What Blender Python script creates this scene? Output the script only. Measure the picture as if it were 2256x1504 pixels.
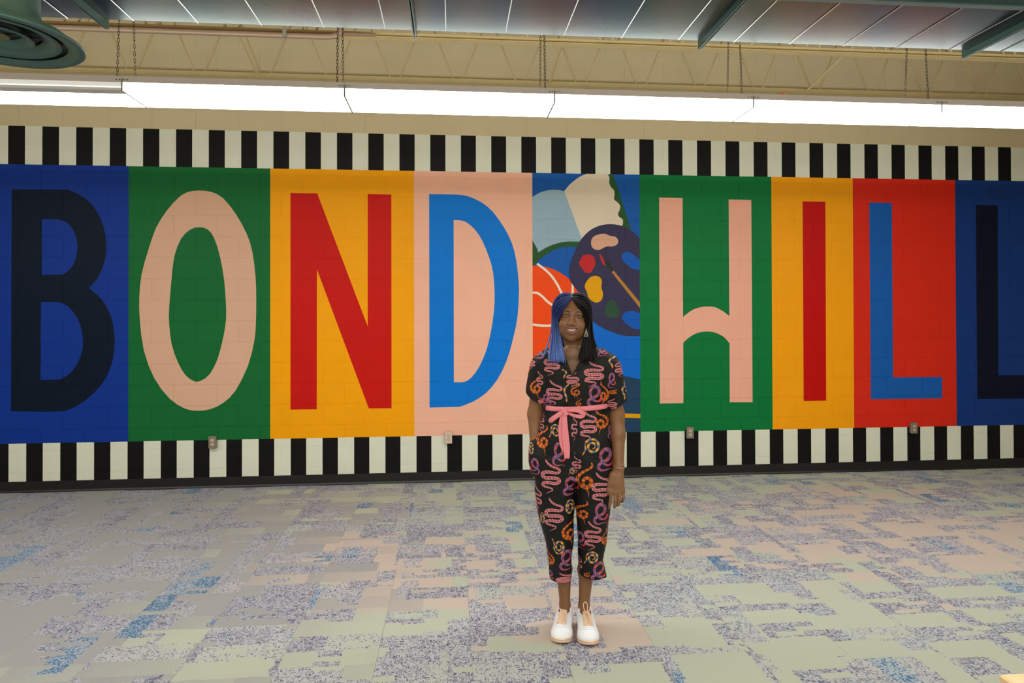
import bpy, bmesh, math, random
import numpy as np
from mathutils import Vector, Matrix, Quaternion
from mathutils.geometry import delaunay_2d_cdt
from mathutils.bvhtree import BVHTree

sc = bpy.context.scene
for o in list(bpy.data.objects):
    bpy.data.objects.remove(o, do_unlink=True)
COL = sc.collection

# ------------------------------------------------------------------ camera
H = 1.654                      # lens height above the carpet
DW = 6.657                     # distance to the painted wall
F_, YAW, PIT, ROL, CY = 1467.8, .090153, .0072588, -.0025383, 682.35
def cam_axes():
    c, s = math.cos, math.sin
    fw = np.array([s(YAW)*c(PIT), c(YAW)*c(PIT), s(PIT)])
    r = np.array([c(YAW), -s(YAW), 0.0])
    u = np.cross(r, fw)
    return r*c(ROL) + u*s(ROL), -r*s(ROL) + u*c(ROL), fw
CR, CU, CW = cam_axes()
cam = bpy.data.objects.new('camera', bpy.data.cameras.new('camera'))
COL.objects.link(cam)
cam.data.sensor_width = 36.0
cam.data.sensor_fit = 'HORIZONTAL'
cam.data.lens = F_/2256*36
cam.data.shift_y = (CY-752)/2256
cam.data.clip_start = .05
m3 = Matrix(((CR[0], CU[0], -CW[0]), (CR[1], CU[1], -CW[1]), (CR[2], CU[2], -CW[2])))
cam.matrix_world = Matrix.Translation((0, 0, H)) @ m3.to_4x4()
sc.camera = cam

# ------------------------------------------------------------------ world, exposure
w = bpy.data.worlds.new('world'); sc.world = w; w.use_nodes = True
w.node_tree.nodes['Background'].inputs[0].default_value = (.02, .02, .022, 1)
w.node_tree.nodes['Background'].inputs[1].default_value = .3
sc.view_settings.view_transform = 'Standard'
sc.view_settings.look = 'None'
sc.view_settings.gamma = 1
sc.view_settings.use_curve_mapping = False
sc.view_settings.exposure = 0.08
sc.cycles.max_bounces = 6; sc.cycles.diffuse_bounces = 4; sc.cycles.glossy_bounces = 2; sc.cycles.transmission_bounces = 1
sc.cycles.caustics_reflective = False; sc.cycles.caustics_refractive = False
ADDED_UP = .85                      # share of that radiance given to the glowing strip added atop each housing
LAMP = 13.5                     # radiance of a fluorescent lens

def ray(x, y):
    return CW + CR*(x-1128)/F_ - CU*(y-CY)/F_
def wall_pt(x, y):             # photograph pixel -> (X, Z) on the painted wall
    d = ray(x, y); t = DW/d[1]
    return d[0]*t, d[2]*t + H
def at_y(x, y, Y):
    d = ray(x, y); t = Y/d[1]
    return d[0]*t, d[2]*t + H
def project(P):
    v = np.asarray(P, float) - np.array([0, 0, H]); w_ = v @ CW
    return 1128 + F_*(v @ CR)/w_, CY - F_*(v @ CU)/w_

# ------------------------------------------------------------------ helpers
def srgb(r, g, b, k=1.0):
    f = lambda c: ((c/255)/12.92 if c/255 <= .04045 else ((c/255+.055)/1.055)**2.4)
    return (min(1, f(r)*k), min(1, f(g)*k), min(1, f(b)*k))
MATS = {}
def mat(name, col, rough=.5, metal=0.0, emit=None, strength=0.0, noise=0.0, nscale=8.0, bump=0.0, bscale=200.0, spec=.5):
    if name in MATS: return MATS[name]
    m = bpy.data.materials.new(name); m.use_nodes = True
    nt = m.node_tree; b = nt.nodes['Principled BSDF']
    b.inputs['Base Color'].default_value = (*col, 1)
    b.inputs['Roughness'].default_value = rough
    b.inputs['Metallic'].default_value = metal
    b.inputs['Specular IOR Level'].default_value = spec
    if emit:
        b.inputs['Emission Color'].default_value = (*emit, 1)
        b.inputs['Emission Strength'].default_value = strength
    if noise or bump:
        geo = nt.nodes.new('ShaderNodeTexCoord')
    if noise:
        n = nt.nodes.new('ShaderNodeTexNoise'); n.inputs['Scale'].default_value = nscale; n.inputs['Detail'].default_value = 4
        nt.links.new(geo.outputs['Object'], n.inputs['Vector'])
        mr = nt.nodes.new('ShaderNodeMapRange'); mr.inputs[1].default_value = .25; mr.inputs[2].default_value = .75
        mr.inputs[3].default_value = 1-noise; mr.inputs[4].default_value = 1+noise
        nt.links.new(n.outputs['Fac'], mr.inputs[0])
        mx = nt.nodes.new('ShaderNodeMix'); mx.data_type = 'RGBA'; mx.blend_type = 'MULTIPLY'; mx.inputs[0].default_value = 1
        mx.inputs[6].default_value = (*col, 1)
        nt.links.new(mr.outputs[0], mx.inputs[7])
        nt.links.new(mx.outputs[2], b.inputs['Base Color'])
    if bump:
        n2 = nt.nodes.new('ShaderNodeTexNoise'); n2.inputs['Scale'].default_value = bscale; n2.inputs['Detail'].default_value = 3
        nt.links.new(geo.outputs['Object'], n2.inputs['Vector'])
        bp = nt.nodes.new('ShaderNodeBump'); bp.inputs['Strength'].default_value = bump; bp.inputs['Distance'].default_value = .004
        nt.links.new(n2.outputs['Fac'], bp.inputs['Height'])
        nt.links.new(bp.outputs[0], b.inputs['Normal'])
    MATS[name] = m
    return m

def mesh(name, V, Fc, mats, midx=None, smooth=False):
    me = bpy.data.meshes.new(name)
    me.from_pydata([tuple(v) for v in V], [], [tuple(f) for f in Fc])
    if not isinstance(mats, (list, tuple)): mats = [mats]
    for m in mats: me.materials.append(m)
    if midx is not None:
        me.polygons.foreach_set('material_index', np.asarray(midx, np.int32))
    if smooth:
        me.polygons.foreach_set('use_smooth', np.ones(len(me.polygons), bool))
    me.update()
    return me
def link(name, me, parent=None, loc=(0, 0, 0), rot=(0, 0, 0)):
    o = bpy.data.objects.new(name, me); COL.objects.link(o)
    o.location = loc; o.rotation_euler = rot
    if parent: o.parent = parent
    return o
def obj(name, V, Fc, mats, parent=None, midx=None, smooth=False, loc=(0, 0, 0), rot=(0, 0, 0)):
    return link(name, mesh(name, V, Fc, mats, midx, smooth), parent, loc, rot)
def tag(o, label=None, cat=None, group=None, kind=None):
    if label: o['label'] = label
    if cat: o['category'] = cat
    if group: o['group'] = group
    if kind: o['kind'] = kind
    return o
def empty(name, loc=(0, 0, 0), rz=0.0):
    o = bpy.data.objects.new(name, None); COL.objects.link(o)
    o.location = loc; o.rotation_euler = (0, 0, rz); o.empty_display_size = .1
    return o
class MB:
    """collects shapes into one mesh"""
    def __init__(s): s.V = []; s.F = []; s.M = []
    def add(s, V, Fc, m=0):
        n = len(s.V); s.V += [tuple(map(float, v)) for v in V]
        s.F += [tuple(i+n for i in f) for f in Fc]; s.M += [m]*len(Fc); return s
    def box(s, x0, x1, y0, y1, z0, z1, m=0, bev=0.0):
        if bev:
            b = bev
            V = []
            for x, sx in ((x0, 1), (x1, -1)):
                for y, sy in ((y0, 1), (y1, -1)):
                    for z, sz in ((z0, 1), (z1, -1)):
                        V += [(x, y+sy*b, z+sz*b), (x+sx*b, y, z+sz*b), (x+sx*b, y+sy*b, z)]
            idx = lambda i, j, k, a: ((i*2+j)*2+k)*3+a
            Fc = []
            for i in (0, 1): Fc.append([idx(i, 0, 0, 0), idx(i, 1, 0, 0), idx(i, 1, 1, 0), idx(i, 0, 1, 0)][::(-1 if i == 0 else 1)])
            for j in (0, 1): Fc.append([idx(0, j, 0, 1), idx(1, j, 0, 1), idx(1, j, 1, 1), idx(0, j, 1, 1)][::(1 if j == 0 else -1)])
            for k in (0, 1): Fc.append([idx(0, 0, k, 2), idx(1, 0, k, 2), idx(1, 1, k, 2), idx(0, 1, k, 2)][::(-1 if k == 0 else 1)])
            for j in (0, 1):
                for k in (0, 1): Fc.append([idx(0, j, k, 1), idx(1, j, k, 1), idx(1, j, k, 2), idx(0, j, k, 2)])
            for i in (0, 1):
                for k in (0, 1): Fc.append([idx(i, 0, k, 0), idx(i, 1, k, 0), idx(i, 1, k, 2), idx(i, 0, k, 2)])
            for i in (0, 1):
                for j in (0, 1): Fc.append([idx(i, j, 0, 0), idx(i, j, 1, 0), idx(i, j, 1, 1), idx(i, j, 0, 1)])
            for i in (0, 1):
                for j in (0, 1):
                    for k in (0, 1): Fc.append([idx(i, j, k, 0), idx(i, j, k, 1), idx(i, j, k, 2)])
            return s.add(V, Fc, m)
        V = [(x0, y0, z0), (x1, y0, z0), (x1, y1, z0), (x0, y1, z0), (x0, y0, z1), (x1, y0, z1), (x1, y1, z1), (x0, y1, z1)]
        return s.add(V, [(3, 2, 1, 0), (4, 5, 6, 7), (0, 1, 5, 4), (1, 2, 6, 5), (2, 3, 7, 6), (3, 0, 4, 7)], m)
    def extrude_x(s, prof, x0, x1, m=0):        # closed (y, z) profile swept along x
        n = len(prof)
        V = [(x0, y, z) for y, z in prof] + [(x1, y, z) for y, z in prof]
        Fc = [(i, (i+1) % n, n+(i+1) % n, n+i) for i in range(n)] + [tuple(range(n-1, -1, -1)), tuple(range(n, 2*n))]
        return s.add(V, Fc, m)
    def tube(s, P, r, n=8, m=0, closed=False, cap=True):
        P = [Vector(p) for p in P]; k = len(P)
        rr = r if hasattr(r, '__len__') else [r]*k
        V = []; Fc = []
        up = None
        for i in range(k):
            if closed: t = (P[(i+1) % k]-P[i-1])
            else: t = P[min(i+1, k-1)]-P[max(i-1, 0)]
            t.normalize()
            if up is None:
                up = Vector((0, 0, 1)) if abs(t.z) < .9 else Vector((1, 0, 0))
            a = t.cross(up)
            if a.length < 1e-6: a = t.cross(Vector((0, 1, 0)))
            a.normalize(); b = a.cross(t).normalized(); up = b
            for j in range(n):
                q = 2*math.pi*j/n
                V.append(P[i] + (a*math.cos(q) + b*math.sin(q))*rr[i])
        for i in range(k if closed else k-1):
            i2 = (i+1) % k
            for j in range(n):
                j2 = (j+1) % n
                Fc.append((i*n+j, i2*n+j, i2*n+j2, i*n+j2))
        if cap and not closed:
            Fc.append(tuple(range(n))); Fc.append(tuple((k-1)*n+j for j in range(n-1, -1, -1)))
        return s.add(V, Fc, m)
    def lathe(s, prof, c=(0, 0, 0), n=32, m=0, closed=False):   # (r, z) about the z axis
        V = [(c[0]+r*math.cos(2*math.pi*j/n), c[1]+r*math.sin(2*math.pi*j/n), c[2]+z) for r, z in prof for j in range(n)]
        k = len(prof); Fc = []
        for i in range(k if closed else k-1):
            for j in range(n):
                a = i*n+j; b = i*n+(j+1) % n; i2 = (i+1) % k
                Fc.append((a, b, i2*n+(j+1) % n, i2*n+j))
        return s.add(V, Fc, m)
    def mesh(s, name, mats, smooth=False): return mesh(name, s.V, s.F, mats, s.M, smooth)
    def build(s, name, mats, parent=None, smooth=False, loc=(0, 0, 0), rot=(0, 0, 0)):
        return link(name, s.mesh(name, mats, smooth), parent, loc, rot)
def catmull(P, n=8, closed=False):
    P = [np.asarray(p, float) for p in P]; out = []
    k = len(P)
    for i in range(k if closed else k-1):
        if closed: a, b, c, d = P[i-1], P[i], P[(i+1) % k], P[(i+2) % k]
        else: a, b, c, d = P[max(i-1, 0)], P[i], P[i+1], P[min(i+2, k-1)]
        for j in range(n):
            t = j/n
            out.append(.5*((2*b) + (-a+c)*t + (2*a-5*b+4*c-d)*t*t + (-a+3*b-3*c+d)*t**3))
    if not closed: out.append(P[-1])
    return out
# ------------------------------------------------------------------ room shell
XL_, XR_, YB_, ZC = -6.45, 8.25, -5.0, 4.56
M_BEIGE = mat('beige_wall_paint', srgb(206, 191, 156), .55, noise=.03, nscale=2.0, bump=.15, bscale=160, spec=.15)
M_DECK = mat('beige_deck_paint', srgb(190, 172, 128), .6, noise=.04, nscale=1.5)
K = 1.0
def paint(n, r, g, b, k=1.0, rough=.5): return mat('mural_'+n, srgb(r, g, b, k), rough, noise=.03, nscale=3.0, bump=.12, bscale=160, spec=.12)
P_ = dict(
    beige=M_BEIGE,
    white=paint('white', 222, 224, 208), black=paint('black', 20, 20, 21),
    blue_l=paint('royal_blue', 16, 54, 148), navy=paint('navy', 10, 24, 44),
    green_l=paint('green', 20, 104, 52), green_r=paint('kelly_green', 10, 116, 58),
    pink_o=paint('blush', 216, 172, 146), orange=paint('marigold', 246, 164, 4), red_n=paint('letter_red', 200, 22, 14),
    pink=paint('salmon_pink', 240, 182, 158), blue_d=paint('cobalt', 4, 118, 214),
    pink_h=paint('letter_salmon', 236, 172, 150), orange_r=paint('amber', 246, 162, 14), red_i=paint('crimson', 192, 14, 12),
    red_p=paint('vermilion', 216, 44, 26), blue_l1=paint('letter_blue', 24, 92, 176), blue_r=paint('deep_blue', 22, 58, 128), navy_r=paint('ink', 14, 18, 42),
    art_blue=paint('art_blue', 20, 88, 172), art_sky=paint('art_sky', 150, 178, 196), art_cream=paint('art_cream', 222, 206, 186),
    art_green=paint('art_forest', 42, 84, 44), art_ball=paint('art_ball', 240, 76, 18), art_line=paint('art_line', 232, 222, 208),
    art_pal=paint('art_aubergine', 56, 52, 82), art_peach=paint('art_peach', 214, 164, 136), art_red=paint('art_red', 190, 42, 44),
    art_yel=paint('art_yellow', 222, 158, 6), art_blob=paint('art_blob', 20, 88, 184), art_dgreen=paint('art_bottle', 46, 76, 58),
    art_handle=paint('art_handle', 180, 124, 58), art_ferrule=paint('art_ferrule', 40, 50, 44), art_low=paint('art_lowblue', 14, 104, 206),
    art_navy=paint('art_navy', 36, 66, 96))
# ---- mural regions, in wall metres (X, Z), painted in order
Z0, Z1, ZS = .456, 3.082, 3.444          # panels from Z0 to Z1, upper stripes to ZS
MX0, MX1 = -4.285, 6.50
REG = []                                  # (polygon, paint)
def rect(x0, x1, z0, z1, p): REG.append((np.array([(x0, z0), (x1, z0), (x1, z1), (x0, z1)]), p))
def poly(pts, p): REG.append((np.array([wall_pt(*q) for q in pts]), p))
rect(MX0, MX1, .04, Z0, 'black'); rect(MX0, MX1, Z1, ZS, 'white')
k0 = 0
for k in range(-1, 40):
    x = -4.1537 + .30337*k
    if x > MX0 and x+.1496 < MX1: rect(x, x+.1496, Z1, ZS, 'black')
    x = -4.142 + .30295*k
    if x > MX0 and x+.156 < MX1: rect(x, x+.156, .04, Z0, 'white')
PAN = [MX0, -3.071, -1.756, -.371, .810, 1.914, 3.317, 4.209, 5.360, MX1]
for i, p in enumerate(('blue_l', 'green_l', 'orange', 'pink', 'art_blue', 'green_r', 'orange_r', 'red_p', 'blue_r')):
    rect(PAN[i], PAN[i+1], Z0, Z1, p)
ca = lambda P: [(x/2.032, 260+y/2.032) for x, y in P]
cb = lambda P: [(540+x/2.0328, 260+y/2.0328) for x, y in P]
cc = lambda P: [(1400+x/2.0888, 280+y/2.0888) for x, y in P]
cd = lambda P: [(1160+x/4.296, 370+y/4.296) for x, y in P]
ce = lambda P: [(1140+x/4.425, 620+y/4.425) for x, y in P]
sm = lambda P, n=4: [tuple(q) for q in catmull(P, n)]
# B
poly(ca([(52, 318)] + sm([(300, 320), (340, 335), (400, 375), (440, 430), (465, 490), (476, 560), (473, 620), (455, 680), (430, 725), (398, 762)], 3)
        + sm([(398, 762), (440, 795), (475, 840), (500, 900), (512, 970), (512, 1030), (500, 1100), (470, 1170), (430, 1220), (380, 1265), (330, 1295), (290, 1312)], 3)[1:] + [(200, 1314), (49, 1312)]), 'navy')
poly(ca([(187, 452)] + sm([(260, 452), (300, 468), (330, 505), (345, 555), (346, 590), (335, 640), (315, 675), (280, 700)], 3) + [(187, 702)]), 'blue_l')
poly(ca([(183, 824)] + sm([(262, 823), (300, 840), (340, 885), (363, 940), (371, 1000), (365, 1050), (345, 1100), (310, 1145), (265, 1170)], 3) + [(181, 1171)]), 'blue_l')
# O
poly([tuple(q) for q in catmull([(439, 419.5), (467, 423), (492, 437), (520, 472), (544, 516), (556, 555), (563, 610), (564.5, 660), (563.5, 715), (560, 752), (546, 806), (519, 860), (492, 887), (463, 901), (435, 904.5), (408, 900), (374, 878), (340, 833), (317, 772), (308, 703), (307, 654), (312, 604), (327, 550), (344, 501), (369, 462), (394, 435), (413, 423)], 2, True)], 'pink_o')
poly(ca([tuple(q) for q in catmull([(888, 488), (930, 498), (960, 540), (985, 620), (1003, 720), (1011, 820), (1012, 900), (1000, 980), (975, 1075), (940, 1145), (900, 1175), (870, 1178), (830, 1150), (795, 1090), (768, 1010), (757, 920), (757, 850), (768, 720), (780, 620), (810, 540), (850, 500)], 2, True)]), 'green_l')
# N, D
poly(cb([(203, 335), (323, 337), (549, 932), (549, 340), (655, 342), (656, 1299), (554, 1300), (322, 678), (321, 1304), (203, 1305)]), 'red_n')
poly(cb([(824, 340)] + sm([(950, 342), (1000, 350), (1060, 378), (1110, 420), (1160, 490), (1195, 560), (1215, 640), (1226, 740), (1226, 800), (1220, 890), (1200, 990), (1170, 1090), (1130, 1170), (1080, 1230), (1020, 1270), (960, 1293)], 2) + [(826, 1296)]), 'blue_d')
poly(cb([(934, 457)] + sm([(945, 457), (985, 463), (1030, 500), (1065, 555), (1095, 630), (1110, 690), (1117, 770), (1115, 860), (1100, 960), (1080, 1040), (1050, 1110), (1015, 1160), (985, 1180), (965, 1183)], 2) + [(935, 1183)]), 'pink')
# H I L L
poly(cc([(109, 324), (217, 326)] + sm([(219, 873), (260, 842), (300, 828), (330, 825), (365, 828), (400, 845), (432, 869)], 3) + [(429, 333), (533, 335), (539, 1265), (434, 1265)]
        + sm([(433, 995), (410, 968), (380, 950), (340, 940), (290, 945), (250, 965), (220, 992)], 3) + [(221, 1270), (112, 1271)]), 'pink_h')
poly(cc([(769, 342), (874, 343), (878, 1258), (774, 1260)]), 'red_i')
poly(cc([(1076, 346), (1180, 349), (1186, 1151), (1411, 1149), (1412, 1247), (1083, 1252)]), 'blue_l1')
poly(cc([(1566, 359), (1667, 360), (1670, 1142), (1884, 1140), (1884, 1247), (1573, 1250)]), 'navy_r')
# picture panel: book, basketball, palette, brush
AX0, AX1 = 1173.6, 1410.4
def clip_x(P):                                   # keep a region inside the picture panel
    x0, x1, z0, z1 = PAN[4], PAN[5], Z0, Z1
    out = [wall_pt(*q) for q in P]
    for ax, lim, sgn in ((0, x0, 1), (0, x1, -1), (1, z0, 1), (1, z1, -1)):
        src, out = out, []
        for i in range(len(src)):
            a, b = src[i-1], src[i]
            ia, ib = (a[ax]-lim)*sgn >= 0, (b[ax]-lim)*sgn >= 0
            if ia != ib:
                t = (lim-a[ax])/(b[ax]-a[ax]); out.append((a[0]+t*(b[0]-a[0]), a[1]+t*(b[1]-a[1])))
            if ib: out.append(b)
    return np.array(out)
def art(P, p):
    q = clip_x(P)
    if len(q) > 2: REG.append((q, p))
def band(P, wd):
    P = catmull(P, 4); L = []; R_ = []
    for i in range(len(P)):
        t = P[min(i+1, len(P)-1)]-P[max(i-1, 0)]; t = t/np.hypot(*t); n = np.array([-t[1], t[0]])*wd/2
        L.append(tuple(P[i]+n)); R_.append(tuple(P[i]-n))
    return L + R_[::-1]
art([(1173, 830), (1300, 812), (1370, 826), (1412, 836), (1412, 960), (1170, 965)], 'art_navy')
art([(1170, 690), (1412, 690), (1412, 836), (1370, 826), (1300, 812), (1170, 830)], 'art_low')
art(cd([(750, 30), (812, 30), (820, 58), (985, 560), (985, 640), (880, 640), (700, 300)]), 'art_green')
art(cd(sm([(40, 660), (60, 690), (105, 770), (110, 798), (180, 755), (260, 720), (340, 700), (410, 694), (510, 690)], 2) + sm([(500, 760), (400, 742), (300, 760), (200, 810), (120, 870), (70, 925), (30, 960)], 2)), 'art_green')
art(cd(sm([(40, 285), (60, 272), (120, 235), (200, 210), (270, 206), (320, 210), (357, 220)], 2) + [(525, 670), (500, 697), (410, 694), (340, 700), (260, 720), (180, 755), (110, 798), (105, 770), (60, 690), (40, 660)]), 'art_sky')
art(cd(sm([(357, 220), (400, 165), (470, 105), (530, 70), (585, 50)], 2) + [(600, 30), (755, 30)] + sm([(768, 55), (785, 95), (783, 140), (800, 180), (830, 215), (832, 260), (828, 295), (855, 320), (885, 355), (880, 400), (865, 435), (880, 465), (912, 490), (908, 545)], 3) + [(880, 620), (560, 700), (520, 660)]), 'art_cream')
art([(1178+112*math.cos(a*math.pi/24), 697-112*math.sin(a*math.pi/24)) for a in range(48)], 'art_ball')
art(cd(band([(100, 905), (180, 965), (240, 1025), (290, 1100), (325, 1170), (350, 1230)], 21)), 'art_line')
art(cd(band([(437, 1075), (437, 1140), (437, 1230)], 20)), 'art_line')
art(cd(band([(40, 1180), (100, 1182), (150, 1215), (200, 1265), (265, 1305), (330, 1320)], 21)), 'art_line')
art(cd(band([(40, 1478), (130, 1490), (230, 1490), (330, 1470)], 21)), 'art_line')
art(cd(sm([(400, 1000), (406, 930), (420, 880), (440, 830), (470, 760), (520, 670), (600, 590), (680, 550), (760, 532), (850, 535), (940, 560), (1000, 600), (1040, 630), (1090, 690)], 3)) + [(1420, 560), (1420, 741)]
    + sm(ce([(1195, 532), (1050, 530), (950, 505), (850, 462), (790, 430), (700, 360)]), 3) + cd(sm([(600, 1290), (560, 1245), (490, 1172), (440, 1110), (408, 1060)], 2)), 'art_pal')
cl = lambda P: [tuple(q) for q in catmull(P, 3, True)]
art(cd(cl([(610, 710), (625, 660), (670, 632), (740, 622), (790, 642), (840, 650), (868, 685), (855, 725), (810, 742), (760, 742), (720, 760), (680, 775), (630, 760)])), 'art_peach')
art(cd(cl([(500, 890), (530, 832), (570, 818), (620, 825), (645, 860), (653, 900), (635, 950), (605, 990), (560, 992), (535, 960), (505, 920)])), 'art_red')
art(cd(cl([(550, 1115), (590, 1045), (640, 1020), (690, 1030), (713, 1070), (708, 1130), (722, 1180), (715, 1240), (680, 1270), (640, 1268), (590, 1230), (570, 1170)])), 'art_yel')
art(cd(cl([(900, 830), (930, 795), (980, 800), (1030, 835), (1080, 880), (1090, 960), (1010, 955), (960, 920), (915, 880)])), 'art_blob')
art(cd(cl([(745, 1340), (770, 1270), (810, 1245), (850, 1280), (880, 1350), (860, 1410), (800, 1415), (750, 1390)])), 'art_dgreen')
art(ce(cl([(1022, 345), (1050, 300), (1110, 287), (1170, 300), (1220, 340), (1215, 450), (1140, 462), (1080, 425), (1035, 385)])), 'art_blob')
art(cd([(805, 985), (825, 970), (1090, 1290), (1090, 1345)]), 'art_handle')
art(cd([(738, 895), (768, 868), (828, 966), (800, 982)]), 'art_ferrule')
art(cd(cl([(690, 808), (715, 835), (735, 880), (747, 925), (720, 905), (700, 860)])), 'art_red')
art([(1200, 905), (1412, 911.5), (1412, 921), (1200, 913)], 'art_yel')

# ---- concrete blocks: every block is cut along the painted outlines, joints sit 3 mm back
BH, BL, ZB, PH = .2032, .4015, -.0266, .155
JW, JD = .0030, .0025
blocks = []
nrow = int(math.ceil((ZC-ZB)/BH))
for r in range(nrow):
    z0, z1 = max(ZB+r*BH, 0.0), min(ZB+(r+1)*BH, ZC)
    ph = PH if (r % 2 == 0) else PH-BL/2
    c0 = int(math.floor((XL_-ph)/BL))
    c = c0
    while ph+c*BL < XR_:
        x0, x1 = max(ph+c*BL, XL_), min(ph+(c+1)*BL, XR_)
        if x1-x0 > .03: blocks.append((x0+JW, x1-JW, z0+JW, z1-JW, r, c))
        c += 1
verts, edges = [], []
def ring(P):
    n = len(verts); verts.extend(Vector((float(p[0]), float(p[1]))) for p in P)
    edges.extend((n+i, n+(i+1) % len(P)) for i in range(len(P)))
for b in blocks: ring([(b[0], b[2]), (b[1], b[2]), (b[1], b[3]), (b[0], b[3])])
for q, p in REG: ring(q)
ring([(XL_, 0), (XR_, 0), (XR_, ZC), (XL_, ZC)])
cv, ce_, cf, _, _, _ = delaunay_2d_cdt(verts, edges, [], 0, 1e-5)
CV = np.array([(v.x, v.y) for v in cv]); CF = np.array([f for f in cf if len(f) == 3], int)
cen = CV[CF].mean(1)
def inside(P, q):
    x, y = P[:, 0], P[:, 1]; r = np.zeros(len(P), bool); j = len(q)-1
    bb = (x >= q[:, 0].min()) & (x <= q[:, 0].max()) & (y >= q[:, 1].min()) & (y <= q[:, 1].max())
    if not bb.any(): return r
    xs, ys = x[bb], y[bb]; rr = np.zeros(len(xs), bool)
    for i in range(len(q)):
        yi, yj = q[i, 1], q[j, 1]
        if yi != yj:
            rr ^= ((yi > ys) != (yj > ys)) & (xs < (q[j, 0]-q[i, 0])*(ys-yi)/(yj-yi)+q[i, 0])
        j = i
    r[bb] = rr
    return r
pname = np.full(len(CF), 'beige', dtype=object)
for q, p in REG: pname[inside(cen, q)] = p
bid = np.full(len(CF), -1, int)
bx = np.array([b[:4] for b in blocks])
rowz = np.floor((cen[:, 1]-ZB)/BH).astype(int)
for r in range(nrow):
    ids = [i for i, b in enumerate(blocks) if b[4] == r]
    sel = np.where(rowz == r)[0]
    for i in ids:
        b = bx[i]; m_ = (cen[sel, 0] > b[0]) & (cen[sel, 0] < b[1]) & (cen[sel, 1] > b[2]) & (cen[sel, 1] < b[3])
        bid[sel[m_]] = i
def tri_mesh(name, T, names, y, skirt):
    """front triangles (facing -Y) plus, for a block, sides back into the joint"""
    u, inv = np.unique(T, return_inverse=True); inv = inv.reshape(-1, 3)
    V = [(CV[i, 0], y, CV[i, 1]) for i in u]; Fc = []; M = []
    slots = sorted(set(names)); cnt = {}
    for t, nm in zip(inv, names):
        p = CV[u[t]]
        a = (p[1, 0]-p[0, 0])*(p[2, 1]-p[0, 1])-(p[1, 1]-p[0, 1])*(p[2, 0]-p[0, 0])
        t = tuple(t) if a > 0 else tuple(t[::-1])
        Fc.append(t); M.append(slots.index(nm))
        if skirt:
            for k in range(3):
                e = (t[k], t[(k+1) % 3])
                if (e[1], e[0]) in cnt: del cnt[(e[1], e[0])]
                else: cnt[e] = slots.index(nm)
    if skirt:
        n = len(V); V += [(v[0], y+.012, v[2]) for v in V[:n]]
        for (a, b), s_ in cnt.items():
            Fc.append((b, a, n+a, n+b)); M.append(s_)
    return mesh(name, V, Fc, [P_[s_] for s_ in slots], M)
wall_back = tag(empty('wall_back', ((XL_+XR_)/2, DW, 0)), kind='structure')
wall_back['label'] = 'painted concrete block wall with the coloured letter panel mural'
inv_wb = Vector((-(XL_+XR_)/2, -DW, 0))
jm = bid < 0
link('mortar_joints', tri_mesh('mortar_joints', CF[jm], list(pname[jm]), DW+JD, False), wall_back, inv_wb)
order = np.argsort(bid, kind='stable'); ob = bid[order]
starts = np.searchsorted(ob, np.arange(len(blocks))); ends = np.searchsorted(ob, np.arange(len(blocks)), side='right')
area = []
for i, b in enumerate(blocks):
    P = [project((x, DW, z)) for x, z in ((b[0], b[2]), (b[1], b[2]), (b[1], b[3]), (b[0], b[3]))]
    cx = sum(p[0] for p in P)/4; cz = sum(p[1] for p in P)/4
    full = all(0 <= p[0] <= 2256 and 85 <= p[1] <= 1504 for p in P)
    A = abs(sum(P[k][0]*P[(k+1) % 4][1]-P[(k+1) % 4][0]*P[k][1] for k in range(4)))/2
    yl = 165+cx*.028
    if not full or (yl < cz < yl+75) or (1185 < cx < 1350 and cz > 680): A *= .05    # hidden behind the lamps or the person
    area.append(A)
best = set(np.argsort(area)[::-1][:298].tolist())
rest = []
for i in range(len(blocks)):
    t = order[starts[i]:ends[i]]
    if i in best:
        link('concrete_block', tri_mesh('concrete_block', CF[t], list(pname[t]), DW, True), wall_back, inv_wb)
    else: rest.append(t)
# the remaining blocks, joined
RV, RF, RM = [], [], []; slots = sorted(set(pname))
for t in rest:
    me = tri_mesh('tmp', CF[t], list(pname[t]), DW, True); n = len(RV)
    RV += [tuple(v.co) for v in me.vertices]
    nm = [m_.name for m_ in me.materials]
    for p in me.polygons:
        RF.append(tuple(i+n for i in p.vertices)); RM.append(nm[p.material_index])
    bpy.data.meshes.remove(me)
mn = sorted(set(RM))
ro = obj('block_courses', RV, RF, [bpy.data.materials[n] for n in mn], wall_back, [mn.index(x) for x in RM], loc=inv_wb)
tag(ro, kind='stuff')

# ---- other walls, deck, baseboard
def slab(name, x0, x1, y0, y1, z0, z1, m, label):
    o = MB().box(x0, x1, y0, y1, z0, z1).build(name, m); tag(o, label, kind='structure'); return o
slab('wall_left', XL_-.15, XL_, YB_, DW+.2, 0, ZC, M_BEIGE, 'beige painted side wall left of the mural')
slab('wall_right', XR_, XR_+.15, YB_, DW+.2, 0, ZC, M_BEIGE, 'beige painted side wall right of the mural')
slab('wall_front', XL_, XR_, YB_-.15, YB_, 0, ZC, M_BEIGE, 'beige painted wall behind the viewer')
slab('ceiling', XL_-.15, XR_+.15, YB_-.15, DW+.2, ZC, ZC+.1, M_DECK, 'beige painted roof deck above the joists')
M_BASE = mat('black_rubber', srgb(16, 16, 17), .45)
bb = MB().extrude_x([(DW-.001, 0), (DW-.022, 0), (DW-.016, .006), (DW-.009, .018), (DW-.008, .096), (DW-.004, .0995), (DW-.001, .0995)], XL_, XR_)
tag(bb.build('baseboard_back', M_BASE), 'black rubber cove base along the mural wall', kind='structure')
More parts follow.
